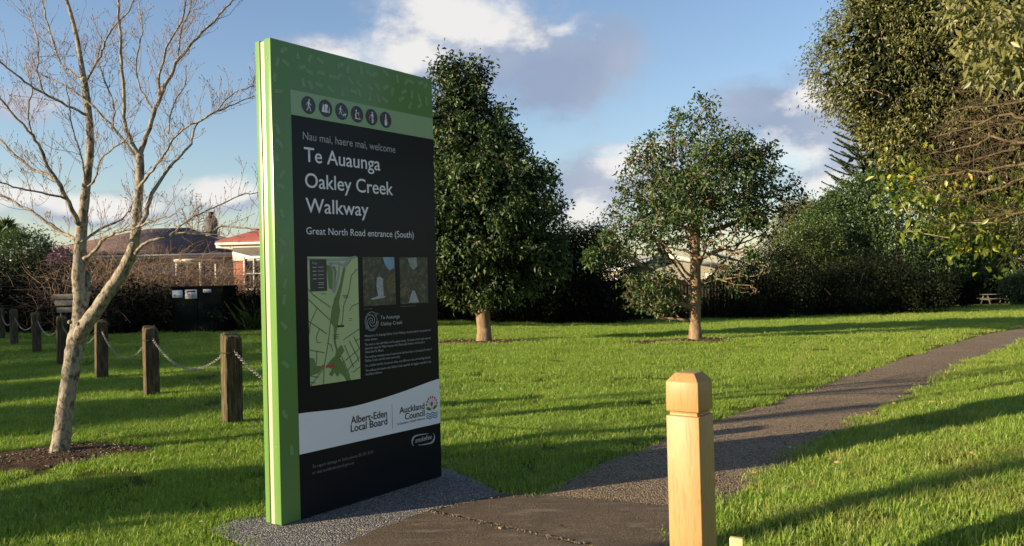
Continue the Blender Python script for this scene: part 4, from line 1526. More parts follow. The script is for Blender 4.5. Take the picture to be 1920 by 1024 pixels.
    text('lettering', 'Local Board', 0.577, 0.500, 0.916, 0.070, PRBLK, 0.02, lift=0.0042)
    shape('divider_line', stroke([(0.966, 0.462), (0.966, 0.633)], 0.003), PRBLK, 0.0042)
    text('lettering', 'Auckland', 1.040, 0.555, 1.300, 0.066, PRBLK, 0.02, lift=0.0042)
    text('lettering', 'Council', 1.094, 0.504, 1.300, 0.066, PRBLK, 0.02, lift=0.0042)
    text('lettering', 'Te Kaunihera o T\u0101maki Makaurau', 1.008, 0.476, 1.300, 0.026, PRBLK, 0.0, lift=0.0042)
    # pohutukawa mark
    cx, cy = 1.381, 0.575
    q, st = [], []
    for k in range(8):
        a = math.radians(4 + k * 24.5)
        px_, py_ = cx + 0.058 * math.cos(a), cy + 0.055 * math.sin(a)
        q.append(disc(px_, py_, 0.0085, 10))
        st += stroke([(cx, cy - 0.003), (px_, py_)], 0.0024)
    q.append([(cx - 0.014, cy + 0.006), (cx + 0.014, cy + 0.006), (cx, cy - 0.022)])
    q.append(disc(cx, cy + 0.006, 0.013, 10))
    lg = shape('council_logo', q, RED, 0.0046)
    shape('stamens', st, RED, 0.0040, lg)
    shape('logo_leaves', [disc(cx - 0.034, cy - 0.028, 0.027, 14, 0.012, -0.35), disc(cx + 0.034, cy - 0.024, 0.027, 14, 0.012, 0.45)], PGREEN, 0.0042, lg)
    wv = stroke([(cx, cy - 0.02), (cx, cy - 0.058)], 0.003)
    for k in range(3):
        t = np.linspace(0, 1, 24)
        wv += stroke([(cx - 0.062 + 0.124 * s, cy - 0.066 - 0.0165 * k + 0.0055 * math.sin(s * 4.4 * math.pi)) for s in t], 0.0078)
    shape('logo_waves', wv, PBLUE, 0.0042, lg)
    # smokefree
    def cres(flip):
        t = np.linspace(0, 1, 22)
        out = []
        for s in t:
            a = math.pi * (0.30 + 0.95 * s)
            out.append((math.cos(a), math.sin(a)))
        P = []
        for s, (x_, y_) in zip(t, out):
            u = -0.075 + 0.045 * x_ if s > .25 else -0.075 + 0.045 * x_ + (0.25 - s) * 0.42
            P.append((u, 0.040 * y_))
        P = np.array(P)
        if flip:
            P = -P
        return P + np.array([1.283, 0.331])
    w_ = np.concatenate([np.linspace(0.003, 0.018, 11), np.linspace(0.018, 0.003, 11)])
    sm = shape('smokefree_logo', stroke(cres(False), w_) + stroke(cres(True), w_), GREY, 0.003)
    text('smokefree_lettering', 'smokefree', 1.195, 0.320, 1.372, 0.050, GREY, 0.018, shear=0.25, parent=sm)
    text('lettering', 'To report damage or faults phone 09 301 0101', 0.246, 0.322, 0.775, 0.030, DIMG)
    text('lettering', 'or visit aucklandcouncil.govt.nz', 0.246, 0.283, 0.598, 0.030, DIMG)


sign()

# ------------------------------------------------------------------ bollard and stake
M = Mat('planed_pine', rough=0.45, spec=0.35)
v = M.pos(obj=True, scale=(9, 9, 0.9))
g1 = M.noise(v, 4.5, 6, 0.6, 1.4)
g2 = M.noise(M.pos(obj=True, scale=(60, 60, 3)), 3, 3)
kn = M.voronoi(M.pos(obj=True, scale=(1, 1, 0.5)), 7.5)
c = M.ramp(g1, [(0.3, (0.26, 0.138, 0.046)), (0.48, (0.37, 0.232, 0.096)), (0.6, (0.35, 0.21, 0.082)), (0.75, (0.27, 0.145, 0.05))])
c = M.mix(M.math('MULTIPLY', g2, 0.35), c, (0.27, 0.14, 0.05))
c = M.mix(M.ramp(kn, [(0.02, (0.8,) * 3), (0.055, (0, 0, 0))]), c, (0.22, 0.10, 0.04))
M.set(color=c)
M.bump(M.math('ADD', g1, M.math('MULTIPLY', g2, 0.6)), 0.25, 0.003)
PINE = M.m


def square_ring(c, ux, uy, h, z):
    return [c + ux * sx * h + uy * sy * h + np.array([0, 0, z]) for sx, sy in ((-1, -1), (1, -1), (1, 1), (-1, 1))]


def lathe_square(mb, c, ux, uy, prof):
    V = []
    for h, z in prof:
        V += square_ring(c, ux, uy, h, z)
    F = []
    for i in range(len(prof) - 1):
        for j in range(4):
            a, b = i * 4 + j, i * 4 + (j + 1) % 4
            F.append((a, b, b + 4, a + 4))
    n0 = mb.n
    mb.add(V, F)
    k = len(prof) - 1
    mb.P.append([n0 + k * 4 + j for j in range(4)])
    mb.P.append([n0 + j for j in range(4)][::-1])


BC = np.array([0.732, 3.50, 0.0])


def bollard():
    h, a = 1.088, 0.0735
    z0 = gz(BC[0], BC[1])
    mb = MB()
    lathe_square(mb, BC, SD, SN, [(a, z0 - 0.1), (a, h - 0.176), (a - 0.011, h - 0.1755), (a - 0.011, h - 0.158), (a - 0.001, h - 0.1575), (a - 0.001, h - 0.036), (a - 0.030, h)])
    o = mb.build('wooden_bollard', PINE, None, BC, bevel=0.0035)
    tag(o, 'pale yellow square timber bollard with chamfered cap and groove beside the path', 'bollard')


bollard()
sp = at(1381, 1012, 3.95)


def stake():
    mb = MB()
    ax = np.array([[0.93, -0.36, 0], [0.36, 0.93, 0], [0, 0, 1.0]])
    mb.box((sp[0], sp[1], sp[2] / 2 + 0.0), (0.062, 0.035, sp[2] + 0.02), ax)
    o = mb.build('timber_stake', flat('stake_paint', (0.62, 0.50, 0.22), rough=0.6, wear=0.2, scale=25), None, (sp[0], sp[1], 0), bevel=0.003)
    tag(o, 'short pale yellow timber stake poking up at the foot of the bollard', 'stake')


stake()

# ------------------------------------------------------------------ old posts and chains
M = Mat('weathered_post', rough=0.9, spec=0.15)
v = M.pos(obj=True, scale=(1, 1, 0.06))
n = M.noise(v, 55, 6, 0.7, 0.4)
n2 = M.noise(M.pos(obj=True), 7, 4)
c = M.ramp(n, [(0.25, (0.016, 0.012, 0.008)), (0.48, (0.060, 0.046, 0.028)), (0.66, (0.19, 0.15, 0.088)), (0.85, (0.31, 0.255, 0.15))])
c = M.mix(M.ramp(n2, [(0.5, (0, 0, 0)), (0.75, (0.6,) * 3)]), c, (0.075, 0.08, 0.042))
M.set(color=c)
M.bump(n, 1.0, 0.02)
POST = M.m
IRON = flat('dark_iron', (0.03, 0.028, 0.026), rough=0.6, metal=0.4)
M = Mat('galvanised_chain', rough=0.45, metal=0.75)
M.set(color=M.ramp(M.noise(M.pos(), 60, 3), [(0.3, (0.13, 0.12, 0.11)), (0.7, (0.36, 0.35, 0.32))]))
CHAIN = M.m
POSTS = [np.array([x, y, 0.0]) for x, y in ((-1.12, 6.62), (-3.07, 9.03), (-5.01, 11.49), (-6.9, 13.91), (-8.98, 16.54), (-11.53, 20.13), (-13.73, 22.89), (-15.71, 25.54), (-17.7, 28.2))]
POSTL = ['weathered square post hidden directly behind the welcome sign', 'weathered square post nearest the welcome sign, its left face brightly lit', 'weathered post second from the sign, between the sign and the bare tree', 'weathered post just right of the bare tree trunk', 'weathered post just left of the bare tree trunk', 'weathered post second to the left of the bare tree', 'weathered post third to the left of the bare tree', 'dark weathered post at the far left edge of the picture', 'weathered post beyond the left picture edge']


def posts():
    fd = unit(np.array([-0.62, 0.785, 0]))
    fn = np.array([fd[1], -fd[0], 0])
    for i, P in enumerate(POSTS):
        e = empty('fence_post', P, POSTL[i], 'post', 'row of weathered posts linked by chain')
        H = 0.965 + RNG.normal(0, 0.012)
        nz, ns = 16, 7
        ring = []
        for s in range(4):
            for k in range(ns):
                t = -1 + 2 * k / ns
                ring.append([(t, -1), (1, t), (-t, 1), (-1, -t)][s])
        ring = np.array(ring, float)
        off = RNG.normal(0, 0.022, len(ring))
        V = []
        zs = np.concatenate([np.linspace(-0.1, H - 0.03, nz), [H - 0.004, H]])
        lean = RNG.normal(0, 0.008, 2)
        for q, z in enumerate(zs):
            hw = 0.088 * (1 + off + RNG.normal(0, 0.008, len(ring)))
            if q == nz:
                hw = hw * 0.90
            if q == nz + 1:
                hw = hw * 0.72
            if 0.795 < z < 0.80:
                pass
            zz = np.full(len(ring), z) + (RNG.normal(0, 0.008, len(ring)) if q >= nz - 1 else 0) + (0.02 * ring[:, 0] if q >= nz - 1 else 0)
            pts = P + np.outer(ring[:, 0] * hw + lean[0] * z, fd) + np.outer(ring[:, 1] * hw + lean[1] * z, fn)
            pts[:, 2] = zz
            V.append(pts)
        n = len(ring)
        V = np.concatenate(V)
        F = [(a * n + b, a * n + (b + 1) % n, (a + 1) * n + (b + 1) % n, (a + 1) * n + b) for a in range(len(zs) - 1) for b in range(n)]
        mb = MB()
        mb.add(V, F)
        mb.P.append([(len(zs) - 1) * n + b for b in range(n)])
        mb.build('timber', POST, e, P)
        mb = MB()
        for s in range(4):
            a = [(1, 0), (0, 1), (-1, 0), (0, -1)][s]
            c_ = P + fd * a[0] * 0.091 + fn * a[1] * 0.091 + (0, 0, 0.775)
            sz = (0.006, 0.186, 0.012) if a[0] else (0.186, 0.006, 0.012)
            mb.box(c_, sz, np.array([fd, fn, [0, 0, 1.0]]))
        mb.build('wire_band', IRON, e, P)
        for s in (-1, 1):
            t = np.linspace(0, math.pi, 7)
            q = [P + fd * s * (0.09 + 0.03 * math.sin(x)) + np.array([0, 0, 0.80 + 0.015 * math.cos(x)]) for x in t]
            MB().tube(q, 0.004, 5).build('staple', IRON, e, P)
    names = ['chain hanging between the hidden post and the post nearest the sign', 'deeply sagging chain between the nearest and second visible posts', 'short steep chain between the second post and the post right of the bare tree', 'chain passing behind the bare tree trunk', 'chain just left of the bare tree', 'chain second to the left of the bare tree', 'chain at the far left edge of the picture', 'chain beyond the left picture edge']
    for i in range(len(POSTS) - 1):
        A, B = POSTS[i] + fd * 0.115 + (0, 0, 0.79), POSTS[i + 1] - fd * 0.115 + (0, 0, 0.79)
        sag = [0.30, 0.30, 0.36, 0.30, 0.28, 0.30, 0.28, 0.28][i]
        t = np.linspace(0, 1, 400)
        C = A * (1 - t)[:, None] + B * t[:, None]
        C[:, 2] -= sag * (1 - (2 * t - 1) ** 2)
        s = np.concatenate([[0], np.cumsum(np.linalg.norm(np.diff(C, axis=0), axis=1))])
        pitch = 0.036
        nl = int(s[-1] / pitch)
        mb = MB()
        ang = np.linspace(0, 2 * math.pi, 9)
        for k in range(nl):
            q = (k + 0.5) / nl * s[-1]
            p = np.array([np.interp(q, s, C[:, j]) for j in range(3)])
            p2 = np.array([np.interp(q + 0.01, s, C[:, j]) for j in range(3)])
            d = unit(p2 - p)
            u = unit(np.cross(d, [0, 0, 1.0]))
            w = np.cross(u, d)
            ex = u * math.cos(0.8) + w * math.sin(0.8) if k % 2 else -u * math.sin(0.8) + w * math.cos(0.8)
            loop = [p + d * 0.0235 * math.cos(a) + ex * 0.014 * math.sin(a) for a in ang]
            mb.tube(loop, 0.0036, 4, cap=False)
        o = mb.build('chain', CHAIN, None, A, smooth=True)
        tag(o, names[i], 'chain', 'chains slung between the weathered posts')


posts()

# ------------------------------------------------------------------ buildings and far left things


def gable_quad(mb, P):
    mb.add(P, [(0, 1, 2, 3)] if len(P) == 4 else [(0, 1, 2)])


M = Mat('brown_roof_tiles', rough=0.85, spec=0.2)
v = M.pos()
br = M.node('ShaderNodeTexBrick')
M.nt.links.new(M.pos(scale=(1, 1, 2.2), rot=(math.radians(90), 0, 0)), br.inputs['Vector'])
br.inputs['Scale'].default_value = 3.2
br.inputs['Color1'].default_value = (0.115, 0.075, 0.070, 1)
br.inputs['Color2'].default_value = (0.16, 0.11, 0.10, 1)
br.inputs['Mortar'].default_value = (0.05, 0.035, 0.03, 1)
M.set(color=M.mix(1.0, br.outputs[0], M.ramp(M.noise(v, 1.2, 4), [(0.3, (0.7,) * 3), (0.7, (1.2,) * 3)]), 'MULTIPLY'))
TILE = M.m
REDROOF = flat('red_roof', (0.15, 0.03, 0.022), rough=0.7, wear=0.3, scale=1.5)
DARKROOF = flat('dark_roof', (0.035, 0.035, 0.04), rough=0.8, wear=0.3, scale=1.5)
PAINT = flat('cream_paint', (0.46, 0.43, 0.34), rough=0.6, wear=0.15, scale=2)
TRIM = flat('white_trim', (0.55, 0.54, 0.50), rough=0.55, wear=0.1)
GLASS = Mat('window_glass', (0.05, 0.055, 0.06), rough=0.08, spec=0.8).m
M = Mat('red_brick', rough=0.85, spec=0.2)
br = M.node('ShaderNodeTexBrick')
M.nt.links.new(M.pos(rot=(math.radians(90), 0, 0)), br.inputs['Vector'])
br.inputs['Scale'].default_value = 4.3
br.inputs['Color1'].default_value = (0.15, 0.033, 0.02, 1)
br.inputs['Color2'].default_value = (0.20, 0.05, 0.03, 1)
br.inputs['Mortar'].default_value = (0.22, 0.16, 0.12, 1)
br.inputs['Mortar Size'].default_value = 0.03
M.set(color=br.outputs[0])
BRICK = M.m


def window(parent, O, c, w, h, cols, rows, axx, axn):
    """frame + panes, outward normal axn"""
    ax = np.array([axx, axn, [0, 0, 1.0]])
    c = np.asarray(c, float)
    mb = MB()
    f = 0.07
    for s in (-1, 1):
        mb.box(c + axx * s * (w / 2), (f, 0.08, h + f), ax)
        mb.box(c + (0, 0, s * h / 2), (w - f, 0.078, f), ax)
    for k in range(1, cols):
        mb.box(c + axx * (-w / 2 + w * k / cols), (0.05, 0.07, h - f), ax)
    for k in range(1, rows):
        mb.box(c + (0, 0, -h / 2 + h * k / rows), (w - f, 0.066, 0.045), ax)
    fr = mb.build('window', TRIM, parent, O)
    for i in range(cols):
        for j in range(rows):
            q = c + axx * (-w / 2 + w * (i + 0.5) / cols) + (0, 0, -h / 2 + h * (j + 0.5) / rows) - axn * 0.02
            MB().box(q, (w / cols - 0.045, 0.01, h / rows - 0.04), ax).build('pane', GLASS, fr, O)
    return fr


def hip_house(name, label, x0, x1, y0, y1, ze, zr, roofm, wallm, over=0.45, gz0=0.0, wins=(), ridge=None):
    O = np.array([(x0 + x1) / 2, (y0 + y1) / 2, gz0])
    e = empty(name, O, label, 'house')
    cx, cy = (x0 + x1) / 2, (y0 + y1) / 2
    MB().box((cx, cy, (gz0 + ze) / 2), (x1 - x0, y1 - y0, ze - gz0)).build('wall', wallm, e, O)
    a0, a1, b0, b1 = x0 - over, x1 + over, y0 - over, y1 + over
    hl = min(a1 - a0, b1 - b0) / 2
    if (a1 - a0) > (b1 - b0):
        r0, r1 = (a0 + hl, cy, zr), (a1 - hl, cy, zr)
        quads = [[(a0, b0, ze), (a1, b0, ze), r1, r0], [(a1, b1, ze), (a0, b1, ze), r0, r1]]
        tris = [[(a0, b1, ze), (a0, b0, ze), r0], [(a1, b0, ze), (a1, b1, ze), r1]]
    else:
        r0, r1 = (cx, b0 + hl, zr), (cx, b1 - hl, zr)
        quads = [[(a0, b1, ze), (a0, b0, ze), r0, r1], [(a1, b0, ze), (a1, b1, ze), r1, r0]]
        tris = [[(a0, b0, ze), (a1, b0, ze), r0], [(a1, b1, ze), (a0, b1, ze), r1]]
    mb = MB()
    for q in quads + tris:
        gable_quad(mb, q)
    rf = mb.build('roof', roofm, e, O)
    md = rf.modifiers.new('thick', 'SOLIDIFY')
    md.thickness = 0.10
    md.offset = 1
    # fascia and soffit
    mb = MB()
    for (cxx, cyy, sx, sy) in ((cx, b0 + 0.02, a1 - a0, 0.04), (cx, b1 - 0.02, a1 - a0, 0.04), (a0 + 0.02, cy, 0.038, b1 - b0 - 0.09), (a1 - 0.02, cy, 0.038, b1 - b0 - 0.09)):
        mb.box((cxx, cyy, ze - 0.09), (sx, sy, 0.17))
    mb.box((cx, cy, ze - 0.15), (a1 - a0 - 0.1, b1 - b0 - 0.1, 0.03))
    mb.build('fascia', TRIM, e, O)
    mb = MB()
    mb.tube([(a0, b0 - 0.06, ze - 0.02), (a1, b0 - 0.06, ze - 0.02)], 0.055, 6)
    mb.build('gutter', TRIM, e, O)
    for (c, w, h, nc, nr) in wins:
        window(e, O, c, w, h, nc, nr, np.array([1.0, 0, 0]), np.array([0, -1.0, 0]))
    return e, O


# red roofed brick house whose corner shows left of the sign
rx = at(437, 470, 33)[0]
e, O = hip_house('brick_house', 'red brick house with red tin roof and white windows, half hidden by the sign', rx, rx + 8.5, 33, 41, 3.15, 4.9, REDROOF, BRICK, 0.5,
                 wins=[((at(478, 500, 33)[0] + 0.35, 32.97, 1.95), 1.5, 1.25, 4, 2)])
MB().box((rx + 4.25, 32.985, 2.72), (8.52, 0.05, 0.5)).build('frieze', TRIM, e, O)
# brown tiled bungalow
bx0, bx1 = at(50, 500, 39)[0], at(404, 500, 39)[0]
e, O = hip_house('bungalow', 'low brown tiled bungalow with cream walls behind the brush', bx0, bx1 + 1.2, 39, 47, 3.0, 4.45, TILE, PAINT, 0.5,
                 wins=[((at(365, 500, 39)[0], 38.97, 1.9), 2.0, 1.3, 3, 1), ((at(195, 500, 39)[0], 38.97, 1.9), 1.6, 1.3, 2, 1)])
c0 = at(404, 470, 42)
MB().box((c0[0], 41.5, 4.0), (0.42, 0.5, 1.75)).build('chimney', flat('chimney_render', (0.10, 0.09, 0.09), rough=0.9, wear=0.3), e, O)
MB().tube([(c0[0], 41.5, 4.87), (c0[0], 41.5, 5.2)], [0.16, 0.13], 8).build('chimney_pot', DARKROOF, e, O)
# porch of the bungalow
px0, px1 = at(330, 500, 35.5)[0], at(383, 500, 35.5)[0]
mb = MB().box(((px0 + px1) / 2, 36.5, 2.62), (px1 - px0, 2.5, 0.12))
mb.build('porch_roof', PAINT, e, O)
for q in (px0 + 0.1, px1 - 0.1):
    MB().box((q, 35.35, 1.28), (0.1, 0.1, 2.56)).build('porch_post', PAINT, e, O)
dx = at(490, 500, 44)[0]
hip_house('dark_house', 'house with a dark slate roof rising behind the red roof', dx - 0.6, dx + 9, 46, 54, 3.0, 5.9, DARKROOF, PAINT, 0.5)

# garage beyond the lawn with a low gable
def garage():
    Y = 46
    L, Rr = at(1150, 507, Y), at(1366, 500, Y)
    ap = at(1248, 478, Y)
    z0 = gz(8, Y)
    O = np.array([(L[0] + Rr[0]) / 2, Y + 4, z0])
    e = empty('garage', O, 'low gabled garage with pale bargeboards seen through the open tree', 'garage')
    axc = ap[0]
    wl, wr = L[0] + 0.25, Rr[0] - 0.15
    ze = (L[2] + Rr[2]) / 2
    mb = MB()
    mb.poly([(wl, Y, z0), (wr, Y, z0), (wr, Y, ze - 0.05), (axc, Y, ap[2] - 0.1), (wl, Y, ze - 0.05)])
    mb.add([(wr, Y, z0), (wr, Y + 8, z0), (wr, Y + 8, ze - 0.05), (wr, Y, ze - 0.05), (wl, Y + 8, z0), (wl, Y, z0), (wl, Y, ze - 0.05), (wl, Y + 8, ze - 0.05)], [(0, 1, 2, 3), (4, 5, 6, 7)])
    mb.build('wall', PAINT, e, O)
    mb = MB()
    mb.add([(L[0], Y - 0.3, ze), (axc, Y - 0.3, ap[2]), (axc, Y + 8.3, ap[2]), (L[0], Y + 8.3, ze)], [(0, 1, 2, 3)])
    mb.add([(axc, Y - 0.3, ap[2]), (Rr[0], Y - 0.3, ze), (Rr[0], Y + 8.3, ze), (axc, Y + 8.3, ap[2])], [(0, 1, 2, 3)])
    o = mb.build('roof', flat('grey_iron_roof', (0.34, 0.38, 0.45), rough=0.5, wear=0.1), e, O)
    md = o.modifiers.new('thick', 'SOLIDIFY')
    md.thickness = 0.06
    for a, b in (((L[0], ze), (axc, ap[2])), ((axc, ap[2]), (Rr[0], ze))):
        mb = MB()
        V = [(a[0], Y - 0.34, a[1] - 0.16), (b[0], Y - 0.34, b[1] - 0.16), (b[0], Y - 0.34, b[1] + 0.06), (a[0], Y - 0.34, a[1] + 0.06)]
        V += [(x, y + 0.035, z) for x, y, z in V]
        mb.add(V, [(0, 1, 2, 3), (5, 4, 7, 6), (3, 2, 6, 7), (0, 4, 5, 1), (0, 3, 7, 4), (1, 5, 6, 2)])
        mb.build('bargeboard', TRIM, e, O)
    # lower roof sheet of the neighbour lean-to, bluish
    q0, q1 = at(1300, 470, 50), at(1388, 492, 50)
    mb = MB().add([(q0[0], 49, q0[2] + 0.25), (q1[0], 49, q1[2]), (q1[0], 54, q1[2] + 0.35), (q0[0], 54, q0[2] + 0.6)], [(0, 1, 2, 3)])
    o = mb.build('lean_to_roof', flat('lean_to', (0.42, 0.48, 0.60), rough=0.4, wear=0.1), e, O)
    md = o.modifiers.new('thick', 'SOLIDIFY')
    md.thickness = 0.05
    q = at(1345, 520, 44.6)
    MB().box((q[0], 45.2, 0.9), (1.0, 0.04, 1.2)).build('wall_panel', flat('pale_panel', (0.55, 0.54, 0.40), rough=0.6), e, O)


garage()


def paling_fence(name, label, pts, h, mat):
    P = np.array(pts, float)
    c = P.mean(0)
    O = np.array([c[0], c[1], gz(c[0], c[1])])
    e = empty(name, O, label, 'fence')
    mb, rl = MB(), MB()
    for a, b in zip(P[:-1], P[1:]):
        L = np.linalg.norm(b - a)
        d = (b - a) / L
        ax = np.array([[d[0], d[1], 0], [-d[1], d[0], 0], [0, 0, 1.0]])
        n = int(L / 0.155)
        for k in range(n):
            q = a + d * (k + 0.5) * 0.155
            z = gz(q[0], q[1])
            mb.box((q[0], q[1] + RNG.uniform(-0.006, 0.006), z + h / 2), (0.147, 0.02, h + RNG.uniform(-0.03, 0.03)), ax)
        m_ = (a + b) / 2
        for k in range(int(L / 2.4) + 1):
            q = a + d * min(L, k * 2.4)
            z = gz(q[0], q[1])
            MB().box((q[0] - d[1] * 0.08, q[1] + d[0] * 0.08, z + h / 2 + 0.03), (0.11, 0.11, h + 0.1), ax).build('post', mat, e, O)
    o = mb.build('palings', mat, e, O)
    tag(o, kind='stuff')


M = Mat('stained_palings', rough=0.9, spec=0.1)
M.set(color=M.ramp(M.noise(M.pos(scale=(3, 3, 0.3)), 4, 5), [(0.3, (0.016, 0.013, 0.011)), (0.6, (0.042, 0.034, 0.028)), (0.8, (0.075, 0.060, 0.048))]))
PALING = M.m
paling_fence('paling_fence', 'dark timber paling fence across the back of the lawn below the garage', [(-9, 36.6), (2, 37.2), (12.2, 38.4)], 1.85, PALING)
paling_fence('paling_fence', 'dark paling fence at the far right behind the round tree', [(12.4, 41.0), (21, 52), (27, 64), (46, 71)], 1.8, PALING)
paling_fence('paling_fence', 'black stained paling fence at the far left behind the chained posts', [(-26, 31.3), (-16.5, 30.0), (-13.2, 29.6)], 2.1, flat('black_fence', (0.018, 0.017, 0.016), rough=0.85, wear=0.3))


def cabinet():
    a, b = np.array([-11.02, 26.96]), np.array([-9.25, 26.62])
    d = (b - a) / np.linalg.norm(b - a)
    n = np.array([d[1], -d[0]])
    O = np.array([*(a + b) / 2, 0])
    e = empty('utility_cabinet', O, 'black green electrical cabinet with white notices and number plate by the brush', 'cabinet')
    ax = np.array([[d[0], d[1], 0], [n[0], n[1], 0], [0, 0, 1.0]])
    m = flat('cabinet_green', (0.006, 0.009, 0.008), rough=0.9, spec=0.05, wear=0.1)
    c = (a + b) / 2 - n * 0.4
    W_ = np.linalg.norm(b - a)
    MB().box((*c, 0.72), (W_, 0.8, 1.44), ax).build('body', m, e, O, bevel=0.01)
    MB().box((*c, 1.475), (W_ + 0.08, 0.88, 0.07), ax).build('lid', m, e, O, bevel=0.01)
    f = lambda u, z, l=0.006: np.array([*(a + d * u + n * l), z])
    for k in range(2):
        MB().box(f(0.47 + 0.88 * k, 0.70, 0.008), (0.82, 0.016, 1.28), ax).build('door', m, e, O, bevel=0.004)
    for (u, z, w_, h_, nm) in ((0.19, 1.27, 0.37, 0.24, 'notice'), (0.68, 1.255, 0.42, 0.29, 'notice'), (1.25, 1.35, 0.28, 0.10, 'number_plate')):
        p = MB().box(f(u, z, 0.02), (w_, 0.006, h_), ax).build(nm, WHITE, e, O)
        if nm == 'number_plate':
            q = MB()
            for k in range(4):
                q.box(f(u - 0.09 + 0.06 * k, z, 0.0245), (0.018, 0.003, 0.06), ax)
            q.build('digits', PRBLK, p, O)
        elif u > 0.5:
            MB().box(f(u, z + 0.085, 0.0245), (0.30, 0.003, 0.06), ax).build('red_header', RED, p, O)
            q = MB()
            for k in range(3):
                q.box(f(u, z - 0.0 - 0.045 * k, 0.0245), (0.30 - 0.05 * k, 0.003, 0.018), ax)
            q.build('printed_lines', PRBLK, p, O)
        else:
            q = MB()
            q.box(f(u - 0.1, z - 0.05, 0.0245), (0.03, 0.003, 0.05), ax)
            q.box(f(u + 0.02, z + 0.03, 0.0245), (0.18, 0.003, 0.012), ax)
            q.build('printed_lines', PRBLK, p, O)


cabinet()


def letterbox():
    c = at(124, 575, 24.0)
    O = np.array([c[0], 24.0, 0])
    e = empty('letterbox', O, 'weathered grey plank letterbox on a thin post behind the bare tree', 'letterbox')
    g = flat('grey_planks', (0.20, 0.18, 0.155), rough=0.9, wear=0.4, scale=12)
    for k, (z, w_) in enumerate(((1.30, 0.62), (1.12, 0.55), (0.92, 0.5))):
        MB().box((c[0] + 0.03 * k, 24.0, z), (w_, 0.32, 0.15)).build('plank', g, e, O, bevel=0.004)
    MB().tube([(c[0] - 0.14, 24.0, -0.05), (c[0] - 0.14, 24.0, 0.85)], 0.03, 6).build('post', g, e, O)


letterbox()


def brush(name, label, x, y, w, h, n, seed, mat=BRUSH, spread=1.0):
    rng = np.random.default_rng(seed)
    O = np.array([x, y, gz(x, y)])
    e = empty(name, O, label, 'shrub', 'leafless brush in front of the bungalow')
    mb = MB()
    for i in range(n):
        s = O + (rng.uniform(-w / 2, w / 2) * 0.6, rng.normal(0, 0.35), 0)
        d = unit(np.array([rng.normal(0, 0.5), rng.normal(0, 0.3), 1.0]))
        L = h * rng.uniform(0.6, 1.35)
        q = [s]
        bend = unit(np.array([rng.normal(0, 1), rng.normal(0, 0.6), -0.5]))
        m = 8
        for k in range(m):
            d = unit(d + bend * 0.24 * spread + rng.normal(0, 0.18, 3))
            q.append(q[-1] + d * L / m)
        q = np.array(q)
        q[:, 2] = np.maximum(q[:, 2], O[2] + 0.02)
        mb.tube(q, np.linspace(rng.uniform(0.008, 0.026), 0.004, m + 1), 3, cap=False)
        for k in range(4):
            j = rng.integers(2, m)
            dd = unit(rng.normal(0, 1, 3) + (0, 0, 0.2))
            p = q[j]
            mb.tube([p, p + dd * 0.25, p + dd * 0.45 + rng.normal(0, 0.08, 3), p + dd * 0.7 + rng.normal(0, 0.12, 3)], [0.008, 0.006, 0.005, 0.003], 3, cap=False)
    o = mb.build('stems', mat, e, O)
    return e


brush('bare_shrub', 'tangled leafless shrub in front of the bungalow, left of the cabinet', at(235, 500, 29.6)[0], 29.6, 4.2, 3.3, 680, 1)
brush('bare_shrub', 'tangled leafless shrub leaning over the cabinet top', at(330, 500, 29.2)[0], 29.2, 2.9, 2.9, 460, 2)
brush('bare_shrub', 'tangled leafless shrub between the cabinet and the brick house', at(430, 500, 29.2)[0], 29.2, 2.4, 2.6, 330, 3)
brush('bare_shrub', 'thin upright leafless shrub left of the bare tree trunk', at(135, 500, 29.0)[0], 29.0, 1.4, 2.6, 70, 4, spread=0.6)
plant_px('shrub', 'dark evergreen shrub below the tangled brush, left of the cabinet', 'shrub', 235, 27.6, 3.4, 1.55, LEAF_SHADED, 700, lumps=3)
plant_px('shrub', 'dark evergreen shrub right of the cabinet', 'shrub', 450, 27.4, 1.8, 1.2, LEAF_SHADED, 420, lumps=2)


def flax():
    O = np.array([at(478, 560, 27)[0], 27.0, 0])
    e = empty('flax_bush', O, 'dark flax bush with strap leaves beside the sign edge', 'shrub')
    mb = MB()
    n = 110
    D = unit(np.c_[RNG.normal(0, 0.45, n), RNG.normal(0, 0.4, n), np.ones(n)])
    add_leaves(mb, np.repeat([O], n, 0) + RNG.normal(0, 0.12, (n, 3)) * (1, 1, 0), D, RNG.uniform(0.8, 1.5, n), 0.06)
    mb.build('strap_leaves', LEAF_MID, e, O)


flax()


def far_bare_tree():
    Y = 62
    b = at(372, 512, Y)
    b[2] = 0
    blobs = [(b[0], Y, 6.0, 1.9, 1.6, 2.6), (b[0] - 0.8, Y, 5.0, 1.7, 1.4, 1.8), (b[0] + 0.9, Y, 5.0, 1.6, 1.4, 1.9)]
    A, _ = sample_ellipsoids(blobs, 900, 0.3)
    N, par, near = colonize([b, b + (0, 0, 1.2), b + (0, 0, 2.2), b + (0, 0, 3.2)], A, 0.22, 0.2, tropism=(0, 0, 0.25))
    e = empty('distant_bare_tree', b, 'distant leafless twiggy tree above the bungalow roof', 'tree')
    mb = MB()
    graph_tubes(mb, N, par, 0.016, 0.16)
    mb.build('trunk', flat('far_bark', (0.30, 0.25, 0.22), rough=0.9, wear=0.2), e, b)


far_bare_tree()


